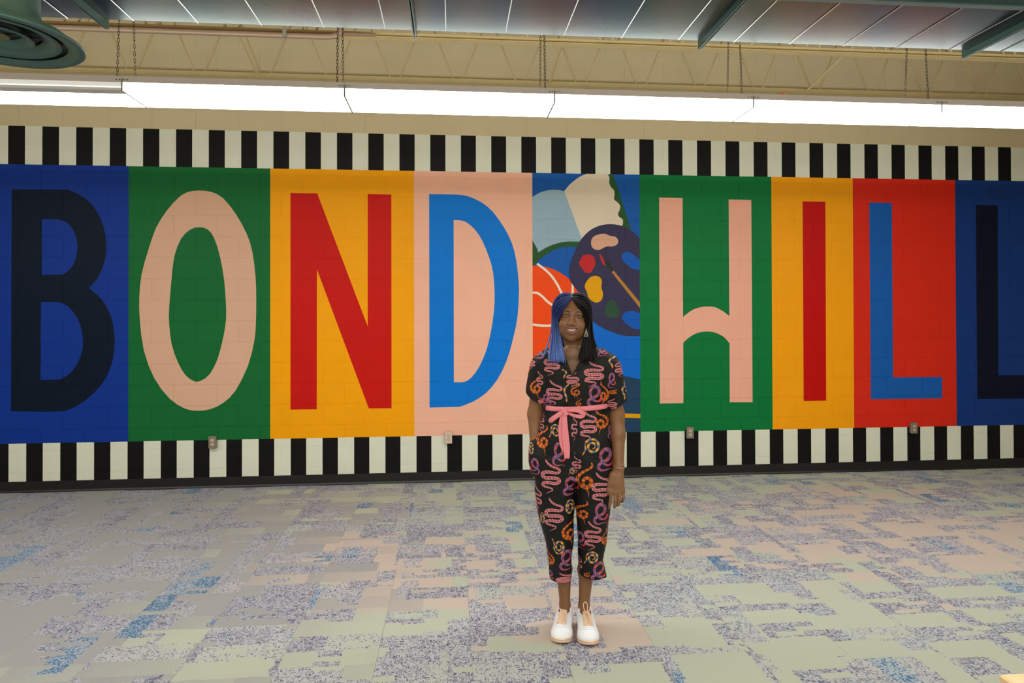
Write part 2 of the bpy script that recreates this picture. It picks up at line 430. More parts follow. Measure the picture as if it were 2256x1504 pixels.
# ------------------------------------------------------------------ carpet planks
def carpet_material():
    m = bpy.data.materials.new('carpet_weave'); m.use_nodes = True
    nt = m.node_tree; N = nt.nodes; L = nt.links; b = N['Principled BSDF']
    b.inputs['Roughness'].default_value = .85; b.inputs['Specular IOR Level'].default_value = .25
    def math_(op, a, c=None, cl=False):
        n = N.new('ShaderNodeMath'); n.operation = op; n.use_clamp = cl
        for i, v in enumerate((a, c)):
            if v is None: continue
            if isinstance(v, (int, float)): n.inputs[i].default_value = v
            else: L.new(v, n.inputs[i])
        return n.outputs[0]
    def mix(f, a, c):
        n = N.new('ShaderNodeMix'); n.data_type = 'RGBA'
        if isinstance(f, (int, float)): n.inputs[0].default_value = f
        else: L.new(f, n.inputs[0])
        for i, v in ((6, a), (7, c)):
            if isinstance(v, tuple): n.inputs[i].default_value = (*v, 1)
            else: L.new(v, n.inputs[i])
        return n.outputs[2]
    tc = N.new('ShaderNodeTexCoord'); oi = N.new('ShaderNodeObjectInfo'); geo = N.new('ShaderNodeNewGeometry')
    rnd = N.new('ShaderNodeCombineXYZ')
    L.new(math_('MULTIPLY', oi.outputs['Random'], 37.0), rnd.inputs[0]); L.new(math_('MULTIPLY', oi.outputs['Random'], 91.0), rnd.inputs[1])
    va = N.new('ShaderNodeVectorMath'); va.operation = 'ADD'; L.new(tc.outputs['Object'], va.inputs[0]); L.new(rnd.outputs[0], va.inputs[1])
    def wnoise(x, y, seed):
        c = N.new('ShaderNodeCombineXYZ'); L.new(math_('ADD', x, seed), c.inputs[0]); L.new(math_('ADD', y, seed*1.37), c.inputs[1])
        n = N.new('ShaderNodeTexWhiteNoise'); n.noise_dimensions = '2D'; L.new(c.outputs[0], n.inputs['Vector'])
        return n
    sp_ = N.new('ShaderNodeSeparateXYZ'); L.new(va.outputs[0], sp_.inputs[0])
    rg_ = N.new('ShaderNodeTexNoise'); rg_.inputs['Scale'].default_value = 34; rg_.inputs['Detail'].default_value = 2; L.new(va.outputs[0], rg_.inputs['Vector'])
    rs_ = N.new('ShaderNodeSeparateColor'); L.new(rg_.outputs['Color'], rs_.inputs[0])
    px0, py0 = sp_.outputs[0], sp_.outputs[1]
    px = math_('ADD', px0, math_('MULTIPLY', math_('ADD', rs_.outputs[0], -.5), .045)); py = math_('ADD', py0, math_('MULTIPLY', math_('ADD', rs_.outputs[1], -.5), .030))
    def patch(u, v, w_, h_, seed):              # staggered rectangles, w_ along u and h_ along v
        row = math_('FLOOR', math_('MULTIPLY', v, 1/h_))
        sh = wnoise(row, 0.0 if False else row, seed).outputs['Value']
        col = math_('FLOOR', math_('ADD', math_('MULTIPLY', u, 1/w_), sh))
        s_ = N.new('ShaderNodeSeparateColor'); L.new(wnoise(col, row, seed+5).outputs['Color'], s_.inputs[0])
        return s_.outputs
    wide = patch(px, py, .42, .155, 3.0)
    tall = patch(py, px, .52, .125, 11.0)
    bits = patch(px, py, .15, .045, 23.0)
    def dash(w_, h_, seed):
        return wnoise(math_('FLOOR', math_('MULTIPLY', px0, 1/w_)), math_('FLOOR', math_('MULTIPLY', py0, 1/h_)), seed).outputs['Value']
    nz = N.new('ShaderNodeTexNoise'); nz.inputs['Scale'].default_value = 13; nz.inputs['Detail'].default_value = 3; L.new(va.outputs[0], nz.inputs['Vector'])
    lev = lambda o: math_('ADD', math_('MULTIPLY', o, .55), .16)
    dens = math_('MAXIMUM', math_('MULTIPLY', math_('LESS_THAN', wide[0], .46), lev(wide[1])), math_('MULTIPLY', math_('LESS_THAN', tall[0], .30), lev(tall[1])))
    dens = math_('MULTIPLY', dens, math_('GREATER_THAN', bits[0], .16))
    woven = math_('MULTIPLY', dens, 3.2, True)
    dn = math_('MULTIPLY', dens, math_('ADD', math_('MULTIPLY', nz.outputs['Fac'], 1.5), .05))
    hatch = math_('MAXIMUM', math_('LESS_THAN', dash(.0105, .0045, 1.0), math_('MULTIPLY', dn, .55)), math_('LESS_THAN', dash(.0040, .0135, 7.0), math_('MULTIPLY', dn, .75)))
    deep = dash(.0210, .0090, 31.0)
    bluep = math_('MULTIPLY', math_('GREATER_THAN', tall[2], .945), math_('GREATER_THAN', dens, .05))
    # broad tint of the plain yarn over the room: grey-green, then blush
    nb = N.new('ShaderNodeTexNoise'); nb.inputs['Scale'].default_value = 1.6; nb.inputs['Detail'].default_value = 2
    L.new(geo.outputs['Position'], nb.inputs['Vector'])
    sepx = N.new('ShaderNodeSeparateXYZ'); L.new(geo.outputs['Position'], sepx.inputs[0])
    def zone(cx, cy, rx, ry):
        a_ = math_('POWER', math_('MULTIPLY', math_('ADD', sepx.outputs[0], -cx), 1/rx), 2.0)
        b_ = math_('POWER', math_('MULTIPLY', math_('ADD', sepx.outputs[1], -cy), 1/ry), 2.0)
        return math_('SUBTRACT', 1.0, math_('SQRT', math_('ADD', a_, b_)))
    zz_ = math_('MAXIMUM', math_('MAXIMUM', zone(-.8, 4.55, 1.3, .95), zone(3.1, 4.9, 1.7, 1.25)), zone(.55, 3.75, .7, .55))
    jit = math_('ADD', math_('ADD', zz_, math_('MULTIPLY', math_('ADD', nb.outputs['Fac'], -.5), 1.1)), math_('MULTIPLY', math_('ADD', wide[1], -.5), .7))
    blush = math_('MULTIPLY', math_('ADD', jit, -.12), 5.0, True)
    greyz = math_('MULTIPLY', math_('ADD', math_('ADD', zone(-4.4, 4.8, 4.6, 4.4), math_('MULTIPLY', math_('ADD', wide[1], -.5), .35)), -.12), 5.0, True)
    plain = mix(blush, srgb(173, 179, 163), srgb(186, 172, 162))
    plain = mix(greyz, plain, srgb(152, 152, 153))
    ground = mix(.6, plain, srgb(172, 174, 190))
    ground = mix(math_('MULTIPLY', bluep, .25), ground, srgb(96, 140, 176))
    dark = mix(math_('GREATER_THAN', deep, .6), srgb(136, 136, 148), srgb(92, 94, 120))
    dark = mix(bluep, dark, srgb(62, 106, 142))
    col = mix(hatch, mix(woven, plain, ground), dark)
    # tuft speckle
    sp = N.new('ShaderNodeTexNoise'); sp.inputs['Scale'].default_value = 260; sp.inputs['Detail'].default_value = 2; L.new(va.outputs[0], sp.inputs['Vector'])
    spv = N.new('ShaderNodeMapRange'); spv.inputs[1].default_value = .3; spv.inputs[2].default_value = .7; spv.inputs[3].default_value = .86; spv.inputs[4].default_value = 1.1
    L.new(sp.outputs['Fac'], spv.inputs[0])
    mm = N.new('ShaderNodeMix'); mm.data_type = 'RGBA'; mm.blend_type = 'MULTIPLY'; mm.inputs[0].default_value = 1
    L.new(col, mm.inputs[6]); L.new(spv.outputs[0], mm.inputs[7])
    L.new(mm.outputs[2], b.inputs['Base Color'])
    bp = N.new('ShaderNodeBump'); bp.inputs['Strength'].default_value = .25; bp.inputs['Distance'].default_value = .003
    L.new(sp.outputs['Fac'], bp.inputs['Height']); L.new(bp.outputs[0], b.inputs['Normal'])
    return m
M_CARPET = carpet_material()
floor_o = MB().box(XL_, XR_, YB_, DW, -.08, -.004).build('floor', M_CARPET)
tag(floor_o, 'carpet tile floor of grey, pale green and blush woven patches', kind='structure')
PW, PL = .4555, .911
g = .0003
pl = MB().box(-PW/2+g, PW/2-g, -PL/2+g, PL/2-g, -.0045, 0, bev=.0007).mesh('carpet_plank', M_CARPET)
i0 = int(math.floor((XL_-.093)/PW))
for i in range(-12, 16):
    x = .093 + (i+.5)*PW
    off = (0, .5)[i % 2]*PL
    y = DW - .25 - off
    while y > 1.2:
        if abs(x-.9) < 1.0 + (y+1.2)*1.02:
            hy = min(PL/2, 9)
            top = y + PL/2
            if top > DW-.002:      # cut plank against the wall
                ya, yb = y-PL/2, DW-.002
                me = MB().box(-PW/2+g, PW/2-g, -(yb-ya)/2+g, (yb-ya)/2-g, -.0045, 0, bev=.0007).mesh('carpet_plank', M_CARPET)
                link('carpet_plank', me, floor_o, (x, (ya+yb)/2, 0))
            else: link('carpet_plank', pl, floor_o, (x, y, 0))
        y -= PL
# ------------------------------------------------------------------ steel joists by the wall
M_JOIST = mat('joist_paint', srgb(186, 168, 122), .55, noise=.05, nscale=6)
def joist(Y, label, phase):
    root = tag(empty('steel_joist', ((XL_+XR_)/2, Y, 3.875)), label, 'joist', 'bar joists under the deck')
    ox = -(XL_+XR_)/2
    def chord(name, z, up):
        b = MB()
        for s in (-1, 1):
            y0, y1 = (.006, .046) if s > 0 else (-.046, -.006)
            b.box(XL_+ox+.02, XR_+ox-.02, y0, y1, z if up else z-.005, z+.005 if up else z)
            yv = .006 if s > 0 else -.011
            b.box(XL_+ox+.02, XR_+ox-.02, yv, yv+.005, z+.005 if up else z-.05, z+.05 if up else z-.005)
        b.build(name, M_JOIST, root)
    chord('bottom_chord', 0, True); chord('top_chord', .66, False)
    S = .6
    bars = {}
    for s in (-1, 1):
        b = MB().tube([(s*.04, 0, .03), (s*(S/2-.02), 0, .635)], .0085, 6)
        bars[s] = b.mesh('web_bar', M_JOIST, True)
    k = int((XL_-phase)/S)
    while phase+k*S < XR_-.35:
        x = phase+k*S
        if x > XL_+.35:
            for s in (-1, 1): link('web_bar', bars[s], root, (x+ox, 0, 0))
        k += 1
    return root
joist(6.42, 'beige bar joist nearest the mural wall, above the hanging lights', .066)
joist(5.42, 'beige bar joist one bay forward, mostly hidden above the air duct edge', .08)
for (xa, za, ya, xb, zb, yb) in ((3.56, 3.90, 6.38, 4.02, 4.50, 5.46), (.95, 3.90, 6.38, 1.10, 4.50, 5.46), (-1.80, 3.90, 6.38, -1.95, 4.50, 5.46)):
    e = MB().tube([(0, 0, 0), (xb-xa, yb-ya, zb-za)], .013, 4).build('bridging_bar', M_JOIST, None, False, (xa, ya, za))
    tag(e, 'beige diagonal bridging bar between the joists, %s' % ('right of the orange cable tie' if xa > 3 else 'above the centre of the mural' if xa > 0 else 'above the orange letter panel'), 'bridging bar', 'diagonal braces between joists')

# ------------------------------------------------------------------ conduit
M_COND = mat('conduit_metal', srgb(150, 128, 108), .45, .3)
ct = tag(empty('conduit_pipe', (-4.0, 5.28, 3.82)), 'long grey-pink conduit pipe under the joist ending in an upward bend', 'pipe')
P = [(-2.4, 0, -.002), (3.0, 0, 0), (3.08, 0, .005), (3.13, 0, .03), (3.15, 0, .08), (3.15, 0, .70)]
MB().tube([P[0]] + [tuple(q) for q in catmull(P[1:5], 5)] + [P[5]], .021, 12).build('pipe', M_COND, ct, True)
MB().tube([(-2.4, .06, .05), (3.4, .06, .052)], .013, 10).build('thin_pipe', M_COND, ct, True)
sb = MB(); sb.tube([(2.72, 0, -.024), (2.72, -.023, -.012), (2.72, -.025, .01), (2.72, -.02, .06), (2.72, .0, .1)], .007, 6)
sb.box(2.705, 2.735, -.03, -.02, -.02, .11); sb.build('strap', mat('strap_zinc', srgb(150, 150, 140), .4, .6), ct)

# ------------------------------------------------------------------ rectangular air duct
M_DUCT = mat('galvanized_duct', (.044, .072, .066), .25, .85, noise=.12, nscale=1.3, bump=.05, bscale=9)
M_FLANGE = mat('duct_flange', (.060, .125, .108), .42, .3)
DZ, DY = 3.102, 3.417
dr = tag(empty('air_duct', (0, DY-.3, DZ)), 'large galvanized rectangular air duct with flanged joints along the ceiling', 'duct')
DX0, DX1, DN = -1.695, XR_-.3, 2.915
def duct_tray(x0, x1):
    b = MB(); yn, yf, zt = DN-(DY-.3), .3, .62
    b.box(x0, x1, yn, yf, 0, zt, bev=.006); return b
fl_x = [-1.695+1.5095*k for k in range(0, 7) if -1.695+1.5095*k < DX1]
xs_ = fl_x + [DX1]
for a, b_ in zip(xs_[:-1], xs_[1:]): duct_tray(a, b_).build('duct_section', M_DUCT, dr)
duct_tray(XL_+.4, -1.695).build('duct_section', M_DUCT, dr)
fm = MB()
yn, yf = DN-(DY-.3), .3
for dx in (-.009, .003):                   # two mating flanges
    fm.box(dx, dx+.006, yn-.034, yf+.001, -.034, .004); fm.box(dx, dx+.006, yf-.002, yf+.034, -.034, .65); fm.box(dx, dx+.006, yn-.034, yn+.002, -.03, .65)
fme = fm.mesh('duct_flange', M_FLANGE)
for x in fl_x: link('duct_flange', fme, dr, (x, 0, 0))
M_BEAD = mat('duct_bead', (.42, .44, .40), .3, .8)
be = MB().extrude_x([(-.004, .002), (.0, -.0035), (.004, .002)], yn+.005, yf-.003)
bem = be.mesh('stiffening_bead', M_BEAD)
for k in range(-18, 26):
    x = .583 + .3053*k
    if XL_+.5 < x < DX1 and min(abs(x-q) for q in fl_x) > .06:
        o = link('stiffening_bead', bem, dr, (x, 0, 0), (0, 0, math.pi/2))
# near-side angle trim of the duct
nt_ = MB(); nt_.extrude_x([(yn-.16, -.012), (yn+.004, -.012), (yn+.004, -.002), (yn-.15, -.002), (yn-.15, .30), (yn-.16, .30)], -1.6, DX1)
nt_.extrude_x([(yn-.05, -.02), (yn-.035, -.02), (yn-.035, -.012), (yn-.05, -.012)], -1.6, DX1)
nt_.build('edge_angle', M_FLANGE, dr)
for x in (-3.2, .2, 3.4, 6.4):
    for y in (yn+.02, yf-.02): MB().box(x-.012, x+.012, y-.001, y+.001, .6, ZC-DZ).build('hanger_strap', M_BEAD, dr)

# ------------------------------------------------------------------ round diffuser
M_DIFF = mat('diffuser_teal', (.085, .17, .15), .42, .35)
M_DIFD = mat('diffuser_dark', (.02, .024, .024), .5)
M_DIFC = mat('diffuser_centre', (.14, .16, .07), .5)
YD = 2.45
dxx, dzz = at_y(-8, 92, YD)
df = tag(empty('ceiling_diffuser', (dxx, YD, dzz)), 'round teal air diffuser with concentric rings, upper left', 'air diffuser')
R0 = .262
def ringcone(ro, ri, zo, zi, name, m, th=.004):
    prof = [(ri, zi), (ro-.006, zo), (ro, zo+.003), (ro, zo+.010), (ro-.010, zo+.008), (ri, zi+th)]
    MB().lathe(prof, n=72, closed=True).build(name, m, df, True)
ringcone(R0, R0*.79, 0, .012, 'outer_ring', M_DIFF)
ringcone(R0*.72, R0*.50, .010, .034, 'middle_ring', M_DIFF)
ringcone(R0*.42, R0*.26, .010, .034, 'inner_ring', M_DIFF)
MB().lathe([(0, .018), (R0*.14, .018), (R0*.145, .024), (0, .03)], n=48).build('centre_disc', M_DIFC, df, True)
MB().lathe([(R0*.97, .012), (R0*.80, .045), (R0*.52, .07), (R0*.48, .12), (R0*.48, DZ-dzz)], n=64).build('neck', M_DIFF, df, True)
MB().lathe([(0, .052), (R0*.74, .040)], n=48).build('plenum', M_DIFD, df)
for q in range(3):
    a = q*2.094+.4
    MB().tube([(0, 0, .03), (R0*.3*math.cos(a), R0*.3*math.sin(a), .036), (R0*.78*math.cos(a), R0*.78*math.sin(a), .03)], .004, 6).build('spoke', M_DIFD, df)

# ------------------------------------------------------------------ fluorescent lights
M_HOUS = mat('lamp_housing', srgb(228, 214, 206), .45)
M_LENS = mat('lamp_lens_lit', (.9, .9, .88), .4, emit=(.965, .985, .96), strength=LAMP)
M_LOFF = mat('lamp_lens_unlit', (.86, .84, .78), .35)
M_LHALF = mat('lamp_lens_half', (.86, .84, .78), .35, emit=(1.0, .96, .9), strength=.35)
M_ADDED_UP = mat('lamp_uplight', (.9, .9, .88), .4, emit=(.965, .985, .96), strength=LAMP*ADDED_UP)
M_EPL = mat('lamp_end_plate', (.30, .31, .26), .5)
M_CHAIN = mat('chain_steel', srgb(66, 52, 40), .5, .6)
FL, FW, FZ = 1.2192, .312, 2.912
def chain_mesh(vec):
    L = vec.length; n = int(L/.021); b = MB()
    q = Vector((0, 0, 1)).rotation_difference(vec.normalized())
    ring_ = [(.0052*math.cos(a)*1.0, 0, (.0085 if math.sin(a) >= 0 else -.0085)+.0052*math.sin(a)) for a in [2*math.pi*(i+.5)/8 for i in range(8)]]
    for i in range(n):
        z = (i+.5)*L/n; r = Quaternion((0, 0, 1), (i % 2)*math.pi/2+.4)
        b.tube([q @ (r @ Vector(p)+Vector((0, 0, z))) for p in ring_], .0017, 4, closed=True)
    return b.mesh('chain', M_CHAIN)
def fixture(x0, y0, label, group, off=False, lit=True, chains=True):
    root = tag(empty('fluorescent_light', (x0, y0, FZ)), label, 'light fixture', group)
    zt = .044
    hb = MB(); hb.extrude_x([(-.002, zt), (FW-.045, zt), (FW-.045, zt+.04), (.03, zt+.04), (-.002, zt+.036)], .001, FL-.001)
    hb.build('housing', M_HOUS, root)
    x1, x2 = .004, FL-.004
    def lens(name, pts, m):
        b = MB()
        for (ya, za), (yb, zb) in zip(pts[:-1], pts[1:]):
            b.add([(x1, ya, za), (x1, yb, zb), (x2, yb, zb), (x2, ya, za)], [(0, 1, 2, 3)])
        b.build(name, m, root)
    if off:
        lens('unlit_lens', [(0, zt), (0, .019)], M_LHALF)
        MB().box(x1, x2, -.002, .006, .014, .019).build('lens_rib', mat('lens_rib_lit', (.9, .9, .88), .4, emit=(1, .97, .92), strength=1.0), root)
        lens('unlit_lens', [(0, .014), (0.004, .0), (FW*.22, 0)], M_LOFF)
        lens('lens', [(FW*.22, 0), (FW, 0), (FW, zt+.012), (FW-.04, zt+.04)], M_LENS)  # back edge raised here too, to light the wall above
    else:
        lens('lens', [(0, zt), (0, .004), (.004, 0), (FW-.004, 0), (FW, .004), (FW, zt+.012), (FW-.04, zt+.04)], M_LENS)  # lens back shaped taller than its front to throw more light up the wall
    for x in (0, FL-.004):
        MB().box(x, x+.0045, -.004, FW+.004, -.004, zt+.02).build('end_plate', M_EPL, root)
    # unseen glowing strip added on the housing top to brighten the upper wall
    MB().add([(.02, .07, zt+.0415), (FL-.02, .07, zt+.0415), (FL-.02, .25, zt+.0415), (.02, .25, zt+.0415)], [(0, 1, 2, 3)]).build('uplight_lens', M_ADDED_UP, root)
    if chains:
        top = Vector((FL-.05, .16, ZC-FZ-.02))
        for y in (.05, .27):
            a = Vector((FL-.05, y, zt+.037))
            link('chain', chain_mesh(top+Vector((0, (y-.16)*.12, 0))-a), root, a)
            MB().tube([a+Vector((0, 0, -.004)), a+Vector((0, -.006, .008)), a+Vector((0, .004, .016))], .0025, 5).build('chain_hook', M_CHAIN, root)
        for xs in (FL-.03, FL-.012, .012, .03):
            MB().box(xs-.0025, xs+.0025, -.005, -.001, zt+.012, zt+.017).build('screw', M_CHAIN, root)
    return root
names = {-2: 'leftmost hanging fluorescent light, front half of its lens unlit', -1: 'lit fluorescent light hanging above the letters O and N', 0: 'lit fluorescent light hanging above the letter D',
         1: 'lit fluorescent light hanging above the person and the letter H', 2: 'lit fluorescent light with an orange cable tie on its housing', 3: 'rightmost lit fluorescent light, cut by the picture edge'}
JX = .608
for k in range(-4, 5):
    # fixture k ends (right) at joint k
    x0 = JX + (k-1)*1.2192
    nm = names.get(k, ('lit fluorescent light at the far left end of the row' if k == -4 else 'lit fluorescent light second from the far left end of the row') if k < 0 else 'lit fluorescent light at the far right end of the row')
    fixture(x0, 3.89, nm, 'fluorescent lights in the row before the mural', off=(k == -2))

for yr, grp in ((.25, 'fluorescent lights in the row over the viewer'), (-3.3, 'fluorescent lights in the row behind the viewer')):
    for k in range(-3, 5):
        fixture(JX + (k-1)*1.2192, yr, '%s lit fluorescent light from the left wall in the %s' % (('first', 'second', 'third', 'fourth', 'fifth', 'sixth', 'seventh', 'eighth')[k+3], grp.split(' in the ')[1]), grp, chains=False)
# orange cable tie on a housing
ot = MB(); ot.tube([tuple(q) for q in catmull([(0, 0, 0), (.016, 0, .012), (.034, -.002, .021), (.052, .002, .024)], 4)], .0045, 6)
ot.tube([(.028, 0, .018), (.046, .004, .032)], .003, 6)
tag(ot.build('cable_tie', mat('orange_plastic', srgb(240, 120, 10), .4), None, True, (1.99, 3.905, 2.988)), 'small orange cable tie on top of a fluorescent light housing', 'cable tie')
# ------------------------------------------------------------------ wall outlets
M_PLATE = mat('outlet_steel', srgb(150, 138, 122), .4, .5)
M_PLATEL = mat('outlet_ivory', srgb(214, 190, 172), .45)
M_RECL = mat('receptacle_ivory', srgb(200, 186, 164), .4)
M_SLOT = mat('slot_dark', (.01, .01, .01), .5)
def outlet(x, z, label, pm):
    r = tag(empty('wall_outlet', (x, DW, z)), label, 'outlet', 'electrical outlets along the lower stripes')
    MB().box(-.033, .033, -.034, -.0005, -.055, .055, bev=.003).build('outlet_box', M_PLATE, r)
    MB().box(-.036, .036, -.040, -.034, -.0585, .0585, bev=.002).build('cover_plate', pm, r)
    for s in (-1, 1):
        n = 20; V = []
        for yy in (-.0415, -.0395):
            for i in range(n):
                a = 2*math.pi*i/n
                V.append((.0165*math.cos(a), yy, max(-.0135, min(.0135, .0165*math.sin(a)))+s*.0195))
        Fc = [tuple(range(n))] + [(i, n+i, n+(i+1) % n, (i+1) % n) for i in range(n)]
        rc = obj('receptacle', V, Fc, M_RECL, r)
        sl = MB(); sl.box(-.0075, -.005, -.0422, -.0414, s*.0195-.001, s*.0195+.008); sl.box(.005, .0075, -.0422, -.0414, s*.0195-.001, s*.0195+.007)
        sl.box(-.0025, .0025, -.0422, -.0414, s*.0195-.010, s*.0195-.005)
        sl.build('slot', M_SLOT, rc)
    MB().lathe([(0, 0), (.003, 0), (.003, .001)], n=10).build('screw', M_PLATE, r, False, (0, -.041, 0), (math.pi/2, 0, 0))
outlet(-2.285, .440, 'steel wall outlet below the green letter O panel', M_PLATE)
outlet(-.035, .442, 'pale pinkish wall outlet below the letter D panel', M_PLATEL)
outlet(2.423, .445, 'steel wall outlet below the letter H panel', M_PLATE)
outlet(4.852, .449, 'steel wall outlet below the red letter L panel', M_PLATE)

# ------------------------------------------------------------------ table corner, lower right
M_WOOD = mat('maple_top', srgb(222, 190, 140), .4, noise=.08, nscale=30)
M_TLEG = mat('table_leg_metal', srgb(60, 60, 62), .4, .6)
tb = tag(empty('table', (1.98, 1.18, 0)), 'light wooden table top corner at the lower right edge', 'table')
MB().box(-.6, .6, -.4, .4, .712, .74, bev=.005).build('table_top', M_WOOD, tb)
MB().box(-.55, .55, -.35, .35, .65, .711).build('apron', M_WOOD, tb)
for sx in (-1, 1):
    for sy in (-1, 1): MB().tube([(sx*.52, sy*.32, 0), (sx*.52, sy*.32, .66)], .02, 12).build('leg', M_TLEG, tb, True)
# ------------------------------------------------------------------ person
class Field:
    """signed-distance volume on a rectilinear grid; prims are blended in, then meshed"""
    def __init__(s, xs, ys, zs):
        s.x, s.y, s.z = [np.asarray(a, np.float32) for a in (xs, ys, zs)]
        s.D = np.full((len(xs), len(ys), len(zs)), .5, np.float32)
    def _sl(s, lo, hi):
        return tuple(slice(max(int(np.searchsorted(a, l))-1, 0), int(np.searchsorted(a, h))+1) for a, l, h in zip((s.x, s.y, s.z), lo, hi))
    def _apply(s, fn, lo, hi, k, op):
        m = k+.025
        sl = s._sl([l-m for l in lo], [h+m for h in hi])
        X = s.x[sl[0]][:, None, None]; Y = s.y[sl[1]][None, :, None]; Z = s.z[sl[2]][None, None, :]
        if 0 in (X.size, Y.size, Z.size): return
        d = fn(X, Y, Z).astype(np.float32); a = s.D[sl]
        if op == 'add':
            if k > 0:
                h = np.maximum(k-np.abs(a-d), 0)/k; r = np.minimum(a, d)-h*h*k*.25
            else: r = np.minimum(a, d)
        else:
            d = -d
            if k > 0:
                h = np.maximum(k-np.abs(a-d), 0)/k; r = np.maximum(a, d)+h*h*k*.25
            else: r = np.maximum(a, d)
        s.D[sl] = r
    def cone(s, p0, r0, p1, r1, k=.01, op='add', T=None):
        p0 = np.array(p0, float); p1 = np.array(p1, float); v = p1-p0; vv = float(v @ v)
        def fn(X, Y, Z):
            if T: X, Y, Z = T(X, Y, Z)
            t = np.clip(((X-p0[0])*v[0]+(Y-p0[1])*v[1]+(Z-p0[2])*v[2])/vv, 0, 1)
            return np.sqrt((X-p0[0]-t*v[0])**2+(Y-p0[1]-t*v[1])**2+(Z-p0[2]-t*v[2])**2)-(r0+(r1-r0)*t)
        r = max(r0, r1) + (.02 if T else 0)
        s._apply(fn, np.minimum(p0, p1)-r, np.maximum(p0, p1)+r, k, op)
    def ball(s, c, r, k=.01, op='add', T=None):
        r = (r, r, r) if not hasattr(r, '__len__') else r
        def fn(X, Y, Z):
            if T: X, Y, Z = T(X, Y, Z)
            a, b, d = X-c[0], Y-c[1], Z-c[2]
            k0 = np.sqrt((a/r[0])**2+(b/r[1])**2+(d/r[2])**2)
            k1 = np.sqrt((a/r[0]**2)**2+(b/r[1]**2)**2+(d/r[2]**2)**2)
            return k0*(k0-1)/np.maximum(k1, 1e-6)
        e = .02 if T else 0
        s._apply(fn, [c[i]-r[i]-e for i in range(3)], [c[i]+r[i]+e for i in range(3)], k, op)
    def loft(s, zz, cx, cy, a, b, k=.02, op='add', n=2.0):
        o = np.argsort(zz); zz, cx, cy, a, b = [np.asarray(q, float)[o] if hasattr(q, '__len__') else np.full(len(zz), float(q)) for q in (zz, cx, cy, a, b)]
        def fn(X, Y, Z):
            f = lambda q: np.interp(Z, zz, q).astype(np.float32)
            A, B = f(a), f(b)
            e = (np.abs((X-f(cx))/A)**n+np.abs((Y-f(cy))/B)**n)**(1/n)
            d = (e-1)*np.minimum(A, B)
            return np.maximum(d, np.maximum(zz[0]-Z, Z-zz[-1]))
        s._apply(fn, (min(cx-a), min(cy-b), zz[0]), (max(cx+a), max(cy+b), zz[-1]), k, op)
    def mesh(s):
        D = s.D; sg = D < 0; nx, ny, nz = D.shape
        G = (s.x, s.y, s.z)
        act = np.zeros((nx-1, ny-1, nz-1), bool)
        lists = []
        for ax in range(3):
            lo = [slice(None)]*3; hi = [slice(None)]*3; lo[ax] = slice(0, -1); hi[ax] = slice(1, None)
            cr = sg[tuple(lo)] != sg[tuple(hi)]
            idx = np.argwhere(cr)
            # drop edges on the border of the other axes
            o1, o2 = [q for q in range(3) if q != ax]
            sh = D.shape
            ok = (idx[:, o1] > 0) & (idx[:, o1] < sh[o1]-1) & (idx[:, o2] > 0) & (idx[:, o2] < sh[o2]-1)
            idx = idx[ok]
            j = idx.copy(); j[:, ax] += 1
            d0 = D[tuple(idx.T)]; d1 = D[tuple(j.T)]; t = d0/(d0-d1)
            pos = np.stack([G[q][idx[:, q]] for q in range(3)], 1).astype(np.float64)
            pos[:, ax] += t*(G[ax][j[:, ax]]-G[ax][idx[:, ax]])
            lists.append((ax, idx, pos, d0 < 0, o1, o2))
        dims = (nx-1, ny-1, nz-1)
        allc = []; allp = []; quads = []
        for ax, idx, pos, neg, o1, o2 in lists:
            cells = []
            for a, b in ((-1, -1), (0, -1), (0, 0), (-1, 0)):
                c = idx.copy(); c[:, o1] += a; c[:, o2] += b
                cells.append(np.ravel_multi_index(tuple(c.T), dims))
            q = np.stack(cells, 1)
            flip = neg if ax != 1 else ~neg
            q[~flip] = q[~flip][:, ::-1]
            quads.append(q)
            for c in cells: allc.append(c); allp.append(pos)
        allc = np.concatenate(allc); allp = np.concatenate(allp)
        u, inv = np.unique(allc, return_inverse=True); inv = inv.reshape(-1)
        n = np.bincount(inv)
        V = np.stack([np.bincount(inv, allp[:, q])/n for q in range(3)], 1)
        Q = np.searchsorted(u, np.concatenate(quads))
        return V, Q
def relax(V, Q, it=2, lam=.5, mask=None):
    E = np.concatenate([Q[:, [i, (i+1) % 4]] for i in range(4)]); E = np.concatenate([E, E[:, ::-1]])
    n = np.maximum(np.bincount(E[:, 0], minlength=len(V)), 1)
    for _ in range(it):
        for l in (lam, -lam*1.03):
            avg = np.stack([np.bincount(E[:, 0], V[E[:, 1], q], len(V))/n for q in range(3)], 1)
            V = V+(avg-V)*l*(1 if mask is None else mask[:, None])
    return V
def np_mesh(name, V, Q, mats, smooth=True):
    me = bpy.data.meshes.new(name); k = Q.shape[1]
    me.vertices.add(len(V)); me.vertices.foreach_set('co', np.asarray(V, np.float32).ravel())
    me.loops.add(Q.size); me.loops.foreach_set('vertex_index', Q.astype(np.int32).ravel())
    me.polygons.add(len(Q)); me.polygons.foreach_set('loop_start', np.arange(0, Q.size, k, dtype=np.int32))
    if not isinstance(mats, (list, tuple)): mats = [mats]
    for m in mats: me.materials.append(m)
    me.polygons.foreach_set('use_smooth', np.full(len(Q), smooth))
    me.update(calc_edges=True); me.validate()
    return me
def steps(*seg):
    """axis samples: (start, end, step), ..."""
    out = [seg[0][0]]
    for a, b, h in seg:
        n = max(int(round((b-a)/h)), 1); out += list(np.linspace(a, b, n+1)[1:])
    return out

PX, PY = .6392, 3.440
person = tag(empty('person', (PX, PY, 0), -math.atan2(PX, PY)), 'person in black snake-print jumpsuit with pink sash, smiling, one hand in pocket', 'person')
lx = lambda px: (px-1268)/421.5
lz = lambda py: 1.654-(py-691.5)/421.5

